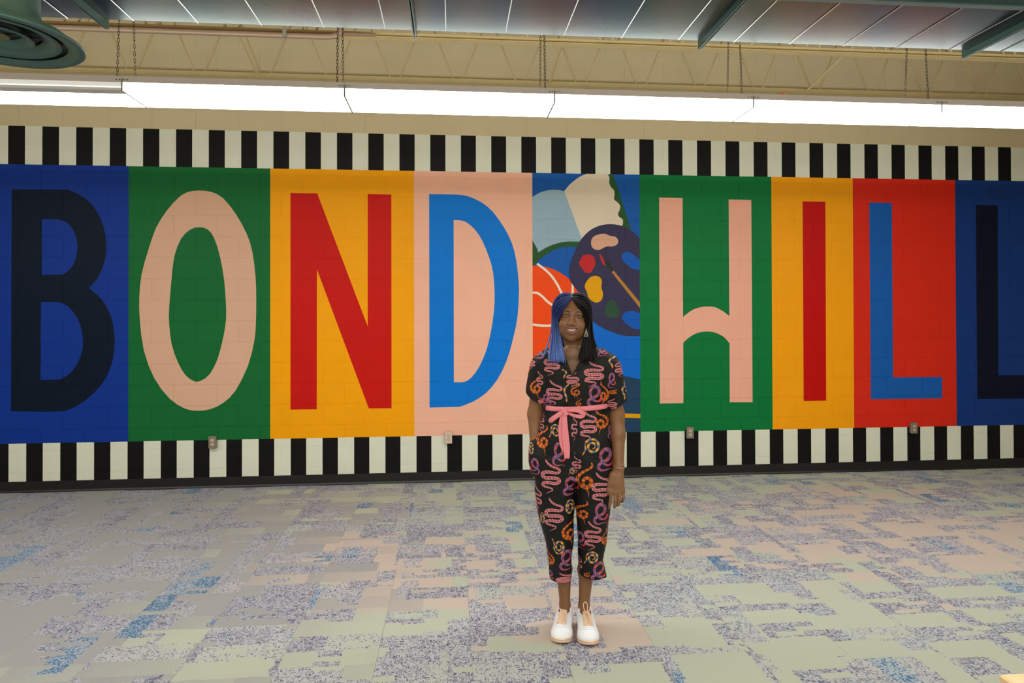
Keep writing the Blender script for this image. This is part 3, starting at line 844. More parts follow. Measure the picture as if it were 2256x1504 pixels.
# ---- body
HX = -.014; ROLL = math.radians(4.0); HC = (HX, 1.60)
cr_, sr_ = math.cos(ROLL), math.sin(ROLL)
def HT(X, Y, Z):                      # into the tilted head's own frame
    a, b = X-HC[0], Z-HC[1]
    return HC[0]+a*cr_-b*sr_, Y, HC[1]+a*sr_+b*cr_
def HP(p):                            # head frame -> body frame
    a, b = p[0]-HC[0], p[2]-HC[1]
    return (HC[0]+a*cr_+b*sr_, p[1], HC[1]-a*sr_+b*cr_)
fx = steps((-.31, -.10, .006), (-.10, .075, .0018), (.075, .16, .004), (.16, .262, .0024), (.262, .31, .006))
fy = steps((-.16, -.02, .0018), (-.02, .03, .003), (.03, .20, .005))
fz = steps((.0, .66, .008), (.66, .90, .0026), (.90, 1.48, .008), (1.48, 1.52, .004), (1.52, 1.70, .0018), (1.70, 1.80, .005))
B = Field(fx, fy, fz)
# trunk and limbs under the clothes
B.loft([1.47, 1.44, 1.40, 1.30, 1.18, 1.05, .95, .86], .004, .03, [.07, .14, .165, .148, .135, .16, .175, .16], [.05, .062, .072, .085, .082, .09, .095, .085], .04)
for s, knee, calf, ank, toe in ((-1, (-.078, .045, .46), (-.063, .078, .30), (-.056, .088, .10), (-.074, -.075, .045)), (1, (.078, .045, .46), (.058, .078, .30), (.045, .088, .10), (.064, -.075, .045))):
    B.cone((s*.095, .03, .86), .085, knee, .056, .03)
    B.cone(knee, .052, calf, .043, .02); B.cone((calf[0], calf[1]+.008, calf[2]-.01), .041, ank, .0265, .03)
    B.cone(ank, .028, (ank[0], ank[1]-.01, .055), .032, .02); B.cone((ank[0], ank[1]-.01, .05), .03, toe, .026, .02)
B.cone((-.165, .03, 1.395), .052, (-.212, .045, 1.125), .0375, .04); B.cone((-.212, .045, 1.125), .0375, (-.208, .0, .965), .0265, .02)
B.cone((.168, .03, 1.395), .052, (.220, .040, 1.125), .038, .04)
B.cone((.220, .040, 1.125), .038, (.224, .015, 1.03), .0365, .02); B.cone((.224, .015, 1.03), .0365, (.2235, -.035, .872), .0255, .02)
# right hand: palm, four fingers, thumb
B.loft([.882, .86, .83, .79, .752, .735], [.2225, .221, .216, .213, .213, .213], [-.037, -.042, -.05, -.057, -.058, -.056], [.026, .028, .033, .038, .0395, .036], [.019, .018, .0175, .0175, .0145, .011], .012)
fing = [((.183, -.062, .752), (.180, -.069, .715), (.176, -.066, .688), (.174, -.058, .666), .0088),
        ((.205, -.064, .747), (.204, -.074, .706), (.202, -.068, .682), (.200, -.050, .668), .0090),
        ((.225, -.062, .748), (.224, -.073, .712), (.220, -.066, .688), (.216, -.048, .678), .0086),
        ((.243, -.056, .755), (.246, -.066, .724), (.242, -.060, .704), (.235, -.044, .694), .0076)]
for a, b, c, d, r in fing:
    B.ball(a, r*1.15, .008)
    B.cone(a, r*1.05, b, r*.98, .004); B.cone(b, r*.98, c, r*.9, .003); B.cone(c, r*.9, d, r*.78, .003)
B.cone((.190, -.045, .832), .0165, (.176, -.052, .792), .0125, .012); B.cone((.176, -.052, .792), .0118, (.1705, -.056, .762), .0098, .006); B.cone((.1705, -.056, .762), .0098, (.170, -.058, .738), .0078, .004)
# left hand inside the pocket
B.cone((-.208, .0, .965), .0265, (-.186, -.012, .89), .027, .02)
for q in range(4): B.cone((-.203+q*.012, -.016+q*.003, .878), .0085, (-.196+q*.011, -.018, .838), .0072, .006)
B.cone((-.176, -.024, .905), .010, (-.166, -.026, .87), .008, .008)
# neck and head
B.cone((HX+.002, .022, 1.58), .048, (.0, .034, 1.44), .053, .03)
B.cone((-.030, -.012, 1.448), .013, (-.10, -.012, 1.452), .011, .04); B.cone((.026, -.012, 1.448), .013, (.10, -.012, 1.452), .011, .04)
hb_ = lambda c, r, k=.02, op='add': B.ball(c, r, k, op, HT)
hc_ = lambda a, ra, b, rb, k=.01, op='add': B.cone(a, ra, b, rb, k, op, HT)
hb_((HX, .012, 1.665), (.074, .094, .094), .03)
hb_((HX, -.026, 1.603), (.0665, .064, .084), .03)
hb_((HX, -.070, 1.538), (.024, .020, .020), .028)
for s in (-1, 1):
    hb_((HX+s*.0445, -.020, 1.571), (.022, .042, .032), .032)
    hb_((HX+s*.041, -.070, 1.603), (.024, .020, .021), .022)
    hb_((HX+s*.077, .012, 1.638), (.008, .018, .030), .008)
hc_((HX-.036, -.074, 1.668), .012, (HX+.036, -.074, 1.668), .012, .024)
hb_((HX, -.078, 1.574), (.034, .022, .026), .022)
hc_((HX, -.086, 1.655), .0085, (HX, -.1065, 1.611), .0125, .020)
for s in (-1, 1):
    hb_((HX+s*.0155, -.099, 1.6055), (.0108, .0105, .0092), .007)
    hb_((HX+s*.0335, -.101, 1.649), (.019, .0135, .0125), .014, 'sub')
    hb_((HX+s*.0335, -.0765, 1.6475), (.0165, .0145, .0138), .005)
    hb_((HX+s*.0335, -.094, 1.6470), (.0146, .012, .0054), .0012, 'sub')
    hb_((HX+s*.0075, -.1075, 1.5985), (.0038, .004, .003), .002, 'sub')
N = 11; MW = .036; xs_m = np.linspace(-MW, MW, N)
up_ = [(HX+x, -.0985+(x/MW)**2*.018, 1.5845+(x/MW)**2*.0050) for x in xs_m]
lo_ = [(HX+x, -.0970+(x/MW)**2*.019, 1.5585+(x/MW)**2*.0280) for x in xs_m]
for i in range(N-1):
    r = lambda j, m: m*(1-.6*(xs_m[j]/MW)**2)
    hc_(up_[i], r(i, .0050), up_[i+1], r(i+1, .0050), .005)
    hc_(lo_[i], r(i, .0078), lo_[i+1], r(i+1, .0078), .005)
for yo in (-.1045, -.0965):
    for i in range(N-1):
        g0 = lambda j: (HX+xs_m[j]*.94, yo+(xs_m[j]/MW)**2*.017, 1.5738+(xs_m[j]/MW)**2*.0150)
        rr = lambda j: max(.0064*(1-(xs_m[j]/MW)**2), .0016)
        hc_(g0(i), rr(i), g0(i+1), rr(i+1), .0008, 'sub')
BV, BQ = B.mesh()
BV = relax(BV, BQ, 1, .45)
# skin tone varies: lips, lids, palms
def skin_material():
    m = bpy.data.materials.new('skin'); m.use_nodes = True; nt = m.node_tree; b = nt.nodes['Principled BSDF']
    a = nt.nodes.new('ShaderNodeVertexColor'); a.layer_name = 'tone'
    n = nt.nodes.new('ShaderNodeTexNoise'); n.inputs['Scale'].default_value = 45; tc = nt.nodes.new('ShaderNodeTexCoord')
    nt.links.new(tc.outputs['Object'], n.inputs['Vector'])
    mr = nt.nodes.new('ShaderNodeMapRange'); mr.inputs[3].default_value = .9; mr.inputs[4].default_value = 1.1; nt.links.new(n.outputs['Fac'], mr.inputs[0])
    mx = nt.nodes.new('ShaderNodeMix'); mx.data_type = 'RGBA'; mx.blend_type = 'MULTIPLY'; mx.inputs[0].default_value = 1
    nt.links.new(a.outputs['Color'], mx.inputs[6]); nt.links.new(mr.outputs[0], mx.inputs[7]); nt.links.new(mx.outputs[2], b.inputs['Base Color'])
    b.inputs['Roughness'].default_value = .43; b.inputs['Specular IOR Level'].default_value = .5
    return m
bme = np_mesh('body', BV, BQ, skin_material())
hx_, hy_, hz_ = HT(BV[:, 0], BV[:, 1], BV[:, 2])
tone = np.tile(np.array([*srgb(134, 93, 62), 1.0]), (len(BV), 1))
def blend(mask, c): tone[:, :3] = tone[:, :3]*(1-mask[:, None])+np.array(c)*mask[:, None]
u = (hx_-HX)/.037
zl = 1.5710+u**2*.0165
lipm = np.clip(1.5-np.abs(hz_-zl)/(.0185*(1-.6*np.clip(u**2, 0, 1)))*1.1, 0, 1)*(np.abs(u) < 1.0)*(hy_ < -.072)
blend(np.clip(lipm*1.6, 0, 1), srgb(122, 72, 66))
for s in (-1, 1):
    e = ((hx_-HX-s*.0335)/.0185)**2+((hz_-1.6475)/.0098)**2
    blend(np.clip(1.6-e, 0, 1)*.55*(hy_ < -.06), srgb(62, 38, 26))
blend(np.clip(1.2-((hx_-HX)/.02)**2-((hz_-1.598)/.004)**2, 0, 1)*.4*(hy_ < -.085), srgb(60, 36, 26))
ca_ = bme.color_attributes.new('tone', 'FLOAT_COLOR', 'POINT')
ca_.data.foreach_set('color', tone.astype(np.float32).ravel())
body = link('body', bme, person)
# eyes, brows, teeth, nose stud
bvb = BVHTree.FromPolygons([tuple(v) for v in BV], [tuple(int(i) for i in q) for q in BQ])
M_EYEW = mat('eye_white', srgb(186, 174, 160), .25); M_IRIS = mat('iris_brown', srgb(92, 62, 38), .2); M_PUP = mat('pupil', (.004, .004, .004), .15)
for s in (-1, 1):
    c = HP((HX+s*.0335, -.0768, 1.6472)); e = MB(); n1, n2 = 20, 20
    V = []; Fc = []; Mi = []
    for i in range(n1+1):
        th = math.pi*i/n1
        for j in range(n2):
            ph = 2*math.pi*j/n2
            V.append((.0123*math.sin(th)*math.cos(ph), -.0123*math.cos(th), .0123*math.sin(th)*math.sin(ph)))
    for i in range(n1):
        for j in range(n2):
            Fc.append((i*n2+j, i*n2+(j+1) % n2, (i+1)*n2+(j+1) % n2, (i+1)*n2+j)); Mi.append(2 if i == 0 else 1 if i < 3 else 0)
    obj('eye', V, Fc, [M_EYEW, M_IRIS, M_PUP], body, Mi, True, c)
    bw = []
    for q in np.linspace(0, 1, 12):
        p_ = HP((HX+s*(.0120+.0405*q), 0, 1.6660+.0105*math.sin(math.pi*(.10+.72*q))-.0045*q-.0035))
        h_, n_, _, _ = bvb.ray_cast(Vector((p_[0], -.5, p_[2])), Vector((0, 1, 0))); bw.append(h_)
    MB().tube(bw, [.0013, .0021, .0026, .0028, .0028, .0027, .0026, .0024, .0021, .0018, .0014, .0008], 6).build('eyebrow', mat('brow_brown', (.040, .023, .014), .7), body, True)
    lash = [HP((HX+s*.0335+q*.0145, -.0925+q*q*.006, 1.6478+.0058*(1-q*q))) for q in (-1, -.6, -.2, .2, .6, 1)]
    MB().tube(lash, .0011, 5).build('eyelashes', mat('brow_hair', (.012, .008, .006), .6), body, True)
tv = []; tf = []
for i, x in enumerate(np.linspace(-.030, .030, 14)):
    yb = -.0950+(x/MW)**2*.019
    for zz in (1.5645+(x/MW)**2*.021, 1.5850+(x/MW)**2*.006): tv.append(HP((HX+x, yb, zz)))
for i in range(13): tf.append((2*i, 2*i+2, 2*i+3, 2*i+1))
to = obj('teeth', tv, tf, mat('teeth', srgb(236, 218, 200), .3), body, smooth=True)
to.modifiers.new('s', 'SOLIDIFY').thickness = .003
MB().tube([HP((HX+.0215+.0035*math.cos(a), -.1035+.002*math.sin(a), 1.6035+.004*math.sin(a))) for a in np.linspace(0, 5.5, 10)], .0007, 5).build('nose_ring', mat('silver', (.8, .8, .8), .2, 1.0), person, True)

# ---- jumpsuit
G_ = Field(steps((-.30, .31, .0042)), steps((-.16, .20, .0042)), steps((.22, 1.54, .0046)))
def fold(X, Y, Z):
    d = 0*X+0*Y+0*Z
    gz = np.exp(-((Z-1.178)/.07)**2)
    d = d+.0045*gz*np.sin(85*X+14*np.sin(9*Z)+20*Y)
    d = d+.0028*np.sin(26*Z+30*X+7*np.sin(11*X))*np.clip((.75-Z)*3, 0, 1)
    d = d+.0026*np.sin(34*Z-42*np.abs(X)+5*np.sin(17*Z))*np.exp(-((Z-.95)/.12)**2)
    d = d+.0022*np.sin(40*X+22*Z)*np.exp(-((Z-1.30)/.08)**2)
    d = d-.014*gz*0
    return d
G_.loft([1.505, 1.49, 1.47, 1.45, 1.42, 1.38, 1.33, 1.27, 1.22, 1.18, 1.14, 1.08, 1.01, .95, .88, .80],
        [.0, .0, .002, .004, .005, .006, .008, .006, .004, .003, .002, .0, -.002, -.002, -.002, 0],
        .03, [.068, .092, .130, .165, .186, .182, .172, .168, .165, .161, .170, .184, .197, .200, .196, .19],
        [.062, .064, .070, .080, .094, .108, .116, .114, .108, .105, .110, .116, .121, .122, .118, .108], .02, n=2.25)
G_.loft([1.470, 1.452, 1.43, 1.40, 1.34, 1.27, 1.178], [-.140, -.152, -.166, -.178, -.189, -.199, -.210], [.03, .03, .03, .03, .032, .034, .036], [.012, .032, .046, .056, .058, .056, .055], [.02, .042, .057, .066, .068, .067, .066], .04)
G_.loft([1.470, 1.452, 1.43, 1.40, 1.34, 1.27, 1.148], [.138, .152, .168, .181, .196, .209, .226], [.03, .03, .03, .03, .032, .034, .036], [.012, .032, .046, .056, .058, .057, .054], [.02, .042, .057, .066, .068, .067, .066], .04)
G_.loft([.92, .85, .732, .64, .566, .50, .447, .40, .353, .30, .24], [-.100, -.104, -.108, -.103, -.097, -.090, -.084, -.081, -.080, -.081, -.081], [.03, .03, .034, .038, .042, .05, .056, .06, .063, .066, .066], [.098, .104, .106, .099, .091, .082, .073, .067, .062, .0595, .058], [.118, .116, .110, .104, .098, .092, .087, .083, .08, .078, .077], .014, n=2.2)
G_.loft([.92, .85, .732, .64, .566, .50, .447, .40, .353, .30, .26], [.098, .100, .100, .095, .092, .089, .086, .084, .083, .090, .094], [.03, .03, .034, .038, .042, .05, .056, .06, .063, .066, .066], [.098, .099, .096, .090, .084, .079, .074, .069, .065, .070, .074], [.118, .116, .110, .104, .098, .092, .087, .083, .08, .078, .077], .014, n=2.2)
G_.ball((-.200, -.012, .950), (.042, .052, .062), .035); G_.ball((-.190, -.014, .88), (.044, .056, .075), .04)
X = G_.x[:, None, None]; Y = G_.y[None, :, None]; Z = G_.z[None, None, :]
D0 = G_.D + fold(X, Y, Z).astype(np.float32)
g3 = np.gradient(D0, G_.x, G_.y, G_.z); D0 = D0/np.clip(np.sqrt(g3[0]**2+g3[1]**2+g3[2]**2), .6, 8); del g3
D1 = np.maximum(D0, -(D0+.0068))                        # cloth shell
# cut sleeve and trouser hems, neck opening
D1 = np.maximum(D1, np.where((X < -.171) & (Z > 1.1), (1.235-(X+.256)*.59+.004*np.sin(60*Y))-Z, -1))
D1 = np.maximum(D1, np.where((X > .178) & (Z > 1.1), (1.207-(.273-X)*.53+.004*np.sin(60*Y))-Z, -1))
D1 = np.maximum(D1, np.where(X < 0, .256+.10*(X+.08)*-.25+.003*np.sin(50*X+40*Y)-Z, .279-.06*(X-.09)+.004*np.sin(55*X+30*Y)-Z))
vx = np.abs(X-(-.013+.012*(Z-1.344)/.12))
vn = np.maximum((Z-1.344)*.46-vx, -(Y-.02))               # V at the front
vcut = -np.minimum((Z-1.344)*.46-vx, .03-Y)
D1 = np.maximum(D1, -vcut)
neck = np.sqrt((X+.006)**2+((Y-.03)*.95)**2)-.066
D1 = np.maximum(D1, -np.maximum(neck, 1.452-Z))
G_.D = D1.astype(np.float32)
GV, GQ = G_.mesh(); GV = relax(GV, GQ, 4, .5)
M_SUIT = mat('black_viscose', srgb(18, 17, 18), .62, noise=.1, nscale=60, bump=.1, bscale=900, spec=.3)
gme = np_mesh('jumpsuit', GV, GQ, M_SUIT)
suit = link('jumpsuit', gme, person)
bvh = BVHTree.FromPolygons([tuple(v) for v in GV], [tuple(int(i) for i in q) for q in GQ])
def hit(x, z, d=Vector((0, 1, 0)), o=None):
    o = Vector((x, -1, z)) if o is None else o
    p, n, _, _ = bvh.ray_cast(o, d)
    return p, n

# ---- snake print (flat print on the cloth)
M_S = [mat('print_'+n, srgb(*c), .62, spec=.3) for n, c in (('pink', (208, 112, 128)), ('pale_pink', (226, 168, 168)), ('maroon', (112, 30, 44)), ('rust', (186, 86, 36)), ('orange', (224, 132, 34)), ('brown', (120, 48, 20)),
      ('violet', (112, 74, 132)), ('blue', (74, 92, 152)), ('rose', (170, 70, 92)), ('yellow', (226, 158, 60)), ('slate', (98, 108, 140)), ('red', (206, 58, 74)))]
IX = {n: i for i, n in enumerate(('pink', 'pale_pink', 'maroon', 'rust', 'orange', 'brown', 'violet', 'blue', 'rose', 'yellow', 'slate', 'red'))}
TP = [(.22, .02), (.34, .12), (.55, .20), (.85, .26), (.95, .33), (.80, .385), (.45, .365), (.15, .385), (.07, .47), (.22, .535), (.55, .525), (.85, .55), (.92, .63), (.72, .685), (.38, .665), (.12, .69), (.08, .755), (.28, .795), (.52, .82), (.58, .875), (.42, .925), (.22, .99)]
TR = [(.98, .52), (.93, .68), (.70, .74), (.42, .66), (.30, .55), (.20, .36), (.30, .14), (.55, .05), (.78, .16), (.82, .34), (.66, .48), (.40, .56), (.16, .64), (.06, .78), (.18, .90), (.45, .93), (.75, .90), (.99, .97)]
TO = [(.92, .0), (.98, .09), (.80, .18), (.48, .26), (.18, .38), (.10, .52), (.26, .66), (.56, .72), (.86, .65), (.93, .52), (.74, .44), (.52, .47), (.44, .58), (.58, .70), (.74, .84), (.78, 1.0)]
TY = [(.02, .93), (.12, .78), (.2, .6), (.18, .38)] + [(.56+.40*(1-t*.78)*math.cos(math.pi*(1.02+t*3.6)), .47+.42*(1-t*.78)*math.sin(math.pi*(1.02+t*3.6))) for t in np.linspace(.06, 1, 18)]
TYH = [(.1, 0), (.5, .12), (.8, .3), (.7, .5), (.5, .7), (.45, .98)]
def snake(kind, box, flip=False, vflip=False, wd=None, caster=None):
    T = {'P': TP, 'R': TR, 'O': TO, 'Y': TY, 'H': TYH}[kind]
    x0, y0, x1, y1 = box
    P = [(x0+(x1-x0)*(1-u_ if flip else u_), y0+(y1-y0)*(1-v_ if vflip else v_)) for u_, v_ in T]
    C = np.array(catmull(P, 5)); n = len(C)
    Lc = np.concatenate([[0], np.cumsum(np.hypot(*(C[1:]-C[:-1]).T))])
    W0 = wd if wd else {'P': .175, 'R': .265, 'O': .215, 'Y': .18, 'H': .28}[kind]*(.55*abs(x1-x0)+.25*abs(y1-y0))
    k = max(int(Lc[-1]/(W0*.30)), 14)
    s_ = np.linspace(0, Lc[-1], k); Cx = np.interp(s_, Lc, C[:, 0]); Cy = np.interp(s_, Lc, C[:, 1])
    tx = np.gradient(Cx); ty = np.gradient(Cy); ln = np.hypot(tx, ty)+1e-9
    t = s_/Lc[-1]
    if kind == 'Y' or kind == 'H': prof = np.interp(t, [0, .03, .09, .16, .5, .9, 1], [.05, .5, .62, .5, 1.0, .8, .15]) if kind == 'Y' else np.interp(t, [0, .2, .6, .75, .88, 1], [.4, .8, .85, .6, .95, .05])
    else: prof = np.interp(t, [0, .02, .06, .12, .4, .75, 1], [.15, .5, .62, .55, 1.0, .85, .06])
    off = (-.5, -.30, -.10, .10, .30, .5)
    V = []; good = []
    rows = []
    for i in range(k):
        r_ = []
        for o_ in off:
            px = Cx[i]-ty[i]/ln[i]*o_*W0*prof[i]; py = Cy[i]+tx[i]/ln[i]*o_*W0*prof[i]
            p, nn = caster(px, py) if caster else hit(lx(px), lz(py))
            if p is None: r_.append(None)
            else:
                r_.append(len(V)); V.append(p+nn*.0011)
        rows.append(r_)
    Fc = []; M = []
    rng = random.Random(int(x0*7+y0*13))
    for i in range(k-1):
        for j in range(5):
            q = (rows[i][j], rows[i][j+1], rows[i+1][j+1], rows[i+1][j])
            if None in q: continue
            ps = [V[a] for a in q]
            if max((ps[a]-ps[a-1]).length for a in range(4)) > .018: continue
            if kind == 'P':
                c = 'pale_pink' if j in (0, 4) and i % 3 else 'pink'
                if j in (1, 3) and (i+j) % 3 == 0: c = 'maroon'
                if j == 2 and i % 4 == 1: c = 'maroon'
            elif kind == 'R':
                c = ('violet', 'rose', 'blue', 'violet')[(i//4) % 4]
                if j in (0, 4): c = 'violet' if (i//2) % 2 else 'rose'
                if (i % 6) == j and j in (1, 2, 3): c = 'orange'
                if i < k*.09 or i > k*.93: c = 'red'
            elif kind == 'O':
                c = 'rust'
                if i % 4 == 0: c = 'orange'
                if i % 4 == 2 and j in (1, 3): c = 'brown'
            else:
                c = 'yellow' if (i//4) % 2 == 0 else 'slate'
                if (kind == 'Y' and i < 4) or (kind == 'H' and i > k-6): c = 'orange'
            Fc.append(q); M.append(IX[c])
    # one object per unbroken piece of the print
    par = {}
    def root_(a):
        while par.setdefault(a, a) != a: a = par[a]
        return a
    for f in Fc:
        for a in f[1:]: par[root_(a)] = root_(f[0])
    grp = {}
    for f, m_ in zip(Fc, M): grp.setdefault(root_(f[0]), []).append((f, m_))
    for g_ in grp.values():
        if len(g_) < 6: continue
        us = sorted({m_ for _, m_ in g_}); used = sorted({a for f, _ in g_ for a in f}); rm = {a: i for i, a in enumerate(used)}
        obj('snake_print', [V[a] for a in used], [tuple(rm[a] for a in f) for f, _ in g_], [M_S[i] for i in us], suit, [us.index(m_) for _, m_ in g_], True)
tz = lambda b: (1170+b[0]/10.027, 750+b[1]/10.027, 1170+b[2]/10.027, 750+b[3]/10.027)
lq = lambda b: (1140+b[0]/3.008, 940+b[1]/3.008, 1140+b[2]/3.008, 940+b[3]/3.008)
tt = lambda b: (1140+b[0]/4.425, 620+b[1]/4.425, 1140+b[2]/4.425, 620+b[3]/4.425)
for b_, f_ in (((1180, 400, 1620, 980), 0), ((360, 820, 720, 1430), 0), ((310, 200, 670, 760), 0), ((800, 640, 1080, 1010), 1), ((1690, 1230, 1900, 1520), 1), ((-60, 380, 120, 620), 0), ((1850, 400, 2060, 790), 1), ((150, 640, 290, 1080), 0), ((170, 1230, 310, 1410), 0)): snake('P', tz(b_), f_)
for b_, f_ in (((1250, 940, 1560, 1420), 0), ((50, 100, 310, 390), 1), ((1700, 680, 1860, 1030), 0), ((1490, 120, 1690, 330), 0), ((270, 1160, 470, 1420), 1)): snake('R', tz(b_), f_)
for b_, f_ in (((0, 750, 230, 1270), 0), ((1540, 860, 1720, 1440), 1), ((890, 890, 1090, 1250), 0), ((1000, 1220, 1120, 1440), 0), ((1700, 1040, 1890, 1170), 0)): snake('O', tz(b_), f_)
for b_, f_ in (((730, 920, 870, 1320), 1), ((1690, 340, 1890, 590), 1), ((1980, 940, 2140, 1290), 1), ((1380, 290, 1510, 410), 0), ((690, 600, 830, 800), 0)): snake('H', tz(b_), f_)
for b_, f_ in (((165, 188, 294, 420), 0), ((188, 438, 310, 674), 0), ((493, 263, 612, 492), 0), ((446, 586, 554, 800), 0), ((365, 160, 425, 280), 0), ((108, 368, 168, 552), 0), ((255, 955, 365, 1060), 0), ((398, 845, 428, 970), 0)): snake('P', lq(b_), f_)
snake('P', tt((615, 1215, 775, 1530))); snake('P', tt((225, 1280, 270, 1480))); snake('P', tt((535, 1270, 590, 1520)))
for b_, f_ in (((240, 78, 324, 238), 0), ((528, 118, 632, 268), 0), ((306, 303, 408, 437), 0), ((503, 473, 594, 622), 0), ((281, 803, 374, 947), 0), ((488, 883, 594, 1014), 0), ((95, 188, 156, 302), 1), ((200, 955, 240, 1025), 0), ((392, 678, 448, 802), 0)): snake('R', lq(b_), f_)
for b_, f_ in (((133, -20, 208, 168), 0), ((388, 205, 498, 437), 0), ((383, 462, 468, 622), 0), ((296, 578, 380, 782), 0), ((198, 808, 248, 942), 1), ((555, 655, 590, 795), 0), ((440, 945, 480, 990), 0)): snake('O', lq(b_), f_)
snake('O', tt((770, 1225, 892, 1460)), 1); snake('R', tt((880, 1380, 930, 1510)))
for b_, f_, v_ in (((428, 46, 552, 168), 0, 0), ((318, 453, 388, 582), 1, 0), ((230, 706, 318, 838), 0, 1), ((438, 798, 542, 903), 0, 0), ((78, 88, 118, 188), 0, 0), ((152, 543, 190, 645), 0, 0), ((343, 238, 384, 294), 0, 0), ((215, -40, 298, 62), 0, 0)): snake('Y', lq(b_), f_, v_)
# flanks and back carry the same print
def side_caster(ang):
    d = Vector((-math.sin(ang), math.cos(ang), 0)); r_ = Vector((math.cos(ang), math.sin(ang), 0))
    def cast(px, py):
        p, n, _, _ = bvh.ray_cast(Vector((0, .03, 0))-d*1.2+r_*lx(px)+Vector((0, 0, lz(py))), d)
        return (None, None) if p is None or n.y < -.45 else (p, n)
    return cast
rg = random.Random(5)
for ang in (math.pi, math.pi*.5, -math.pi*.5):
    cst = side_caster(ang); half = 70 if ang == math.pi else 34
    for row in range(10):
        for c_ in range(-half, half, 36 if ang == math.pi else 34):
            x = 1268+c_+rg.uniform(-4, 4)+(row % 2)*14; y = 782+row*49+rg.uniform(-6, 6)
            kd = 'PROY'[rg.randrange(4)]; h_ = {'P': 50, 'R': 40, 'O': 44, 'Y': 34}[kd]; w_ = {'P': 30, 'R': 28, 'O': 24, 'Y': 30}[kd]
            snake(kd, (x, y, x+w_, y+h_), rg.random() < .5, caster=cst)

# ---- placket, buttons, collar
def on(x, z, lift=.0015):
    p, n = hit(x, z); return (p+Vector((0, -lift, 0))) if p else Vector((x, -.07, z))
pv = []; pf = []
zz = np.linspace(1.345, .62, 50)
for i, z in enumerate(zz):
    for x in (-.016, .012):
        p = on(x, z, .0006); pv.append(p)
edge = [on(.013, z, .001) for z in zz]
MB().tube(edge, .0011, 5).build('placket_edge', M_SUIT, suit, True)
M_BTN = mat('button_shell', srgb(176, 168, 160), .25)
for i, (x, z) in enumerate(((.0215, lz(807)), (.0, 1.30), (-.001, 1.235), (-.002, 1.11), (-.002, 1.03), (-.002, .95), (-.002, .87))):
    p = on(x, z, .0025)
    MB().lathe([(0, .0022), (.0035, .0022), (.0052, .0016), (.0058, 0), (0, 0)], n=14).build('button', M_BTN if i == 0 else mat('button_dark', srgb(70, 52, 50), .3), suit, True, p, (math.pi/2, 0, 0))
def flap(pts, name):
    V = []; Fc = []
    a, b, c, d = [np.array(p, float) for p in pts]; n = 10
    for i in range(n+1):
        for j in range(n+1):
            s, t = i/n, j/n
            q = (a*(1-s)+b*s)*(1-t)+(d*(1-s)+c*s)*t
            V.append(on(q[0], q[1], .004+.004*math.sin(math.pi*t)*s))
    for i in range(n):
        for j in range(n): Fc.append((i*(n+1)+j, (i+1)*(n+1)+j, (i+1)*(n+1)+j+1, i*(n+1)+j+1))
    o = obj(name, V, Fc, M_SUIT, suit, smooth=True); md = o.modifiers.new('s', 'SOLIDIFY'); md.thickness = .003; md.offset = 0
flap([(lx(1241), lz(776)), (lx(1261), lz(819)), (lx(1250), lz(806)), (lx(1222), lz(786))], 'lapel')
flap([(lx(1288), lz(776)), (lx(1263), lz(819)), (lx(1281), lz(808)), (lx(1306), lz(786))], 'lapel')
for sg in (-1, 1):
    ne = [on(-.013+.012*(z-1.344)/.12+sg*((z-1.344)*.46+.0045), z, .0012) for z in np.linspace(1.343, 1.452, 24)]
    MB().tube(ne, .0030, 6).build('neckline_edge', M_SUIT, suit, True)
pk = [on(x, z, .001) for x, z in [tuple(q) for q in catmull([(-.178, 1.075), (-.186, 1.03), (-.205, .985), (-.226, .962)], 6)]]
MB().tube(pk, .0022, 5).build('pocket_edge', M_SUIT, suit, True)
# ---- sash with bow
M_SASH = mat('pink_sash', srgb(240, 138, 150), .7, noise=.06, nscale=50, bump=.15, bscale=500)
def sash_band():
    V = []; n = 72; prof = ((-.0135, .0025), (-.009, .0055), (0, .0065), (.009, .0055), (.0135, .0025), (.011, .0), (-.011, .0))
    for i in range(n):
        a = 2*math.pi*i/n
        d = Vector((-math.cos(a), -math.sin(a), 0))
        for z, o_ in prof:
            zc = 1.176+.006*math.cos(a)-.004*abs(math.sin(a))+z
            # measure the cloth from outside, at the band's own height
            t_ = 1/((abs(d.x)/.162)**2.25+(abs(d.y)/.1065)**2.25)**(1/2.25)+.004
            p = Vector((.003, .03, zc))-d*t_
            V.append(p-d*o_)
    k = len(prof)
    Fc = [(i*k+j, ((i+1) % n)*k+j, ((i+1) % n)*k+(j+1) % k, i*k+(j+1) % k) for i in range(n) for j in range(k)]
    return V, Fc
sash = empty('sash', (0, 0, 0)); sash.parent = person; 
V, Fc = sash_band(); obj('waistband', V, Fc, M_SASH, sash, smooth=True)
def ribbon(name, P, Wd, th, N3=None, n=6, twist=None):
    """flat soft strip along P (local metres), widths Wd, thickness th, lying against the front"""
    C = [Vector(q) for q in catmull(P, n)]; k = len(C); ws = np.interp(np.linspace(0, 1, k), np.linspace(0, 1, len(Wd)), Wd)
    V = []; m = 10
    for i in range(k):
        t = (C[min(i+1, k-1)]-C[max(i-1, 0)]).normalized()
        nrm = Vector((0, -1, 0)) if N3 is None else Vector(N3)
        a = t.cross(nrm).normalized()
        nn = a.cross(t).normalized()
        for j in range(m):
            q = 2*math.pi*j/m
            c_, s_ = math.cos(q), math.sin(q)
            V.append(C[i]+a*(ws[i]/2*math.copysign(abs(c_)**.7, c_))+nn*(th/2*s_))
    Fc = [(i*m+j, (i+1)*m+j, (i+1)*m+(j+1) % m, i*m+(j+1) % m) for i in range(k-1) for j in range(m)] + [tuple(range(m)), tuple((k-1)*m+j for j in range(m-1, -1, -1))]
    return obj(name, V, Fc, M_SASH, sash, smooth=True)
fp = lambda px, py, lift=.012: tuple(on(lx(px), lz(py), lift))
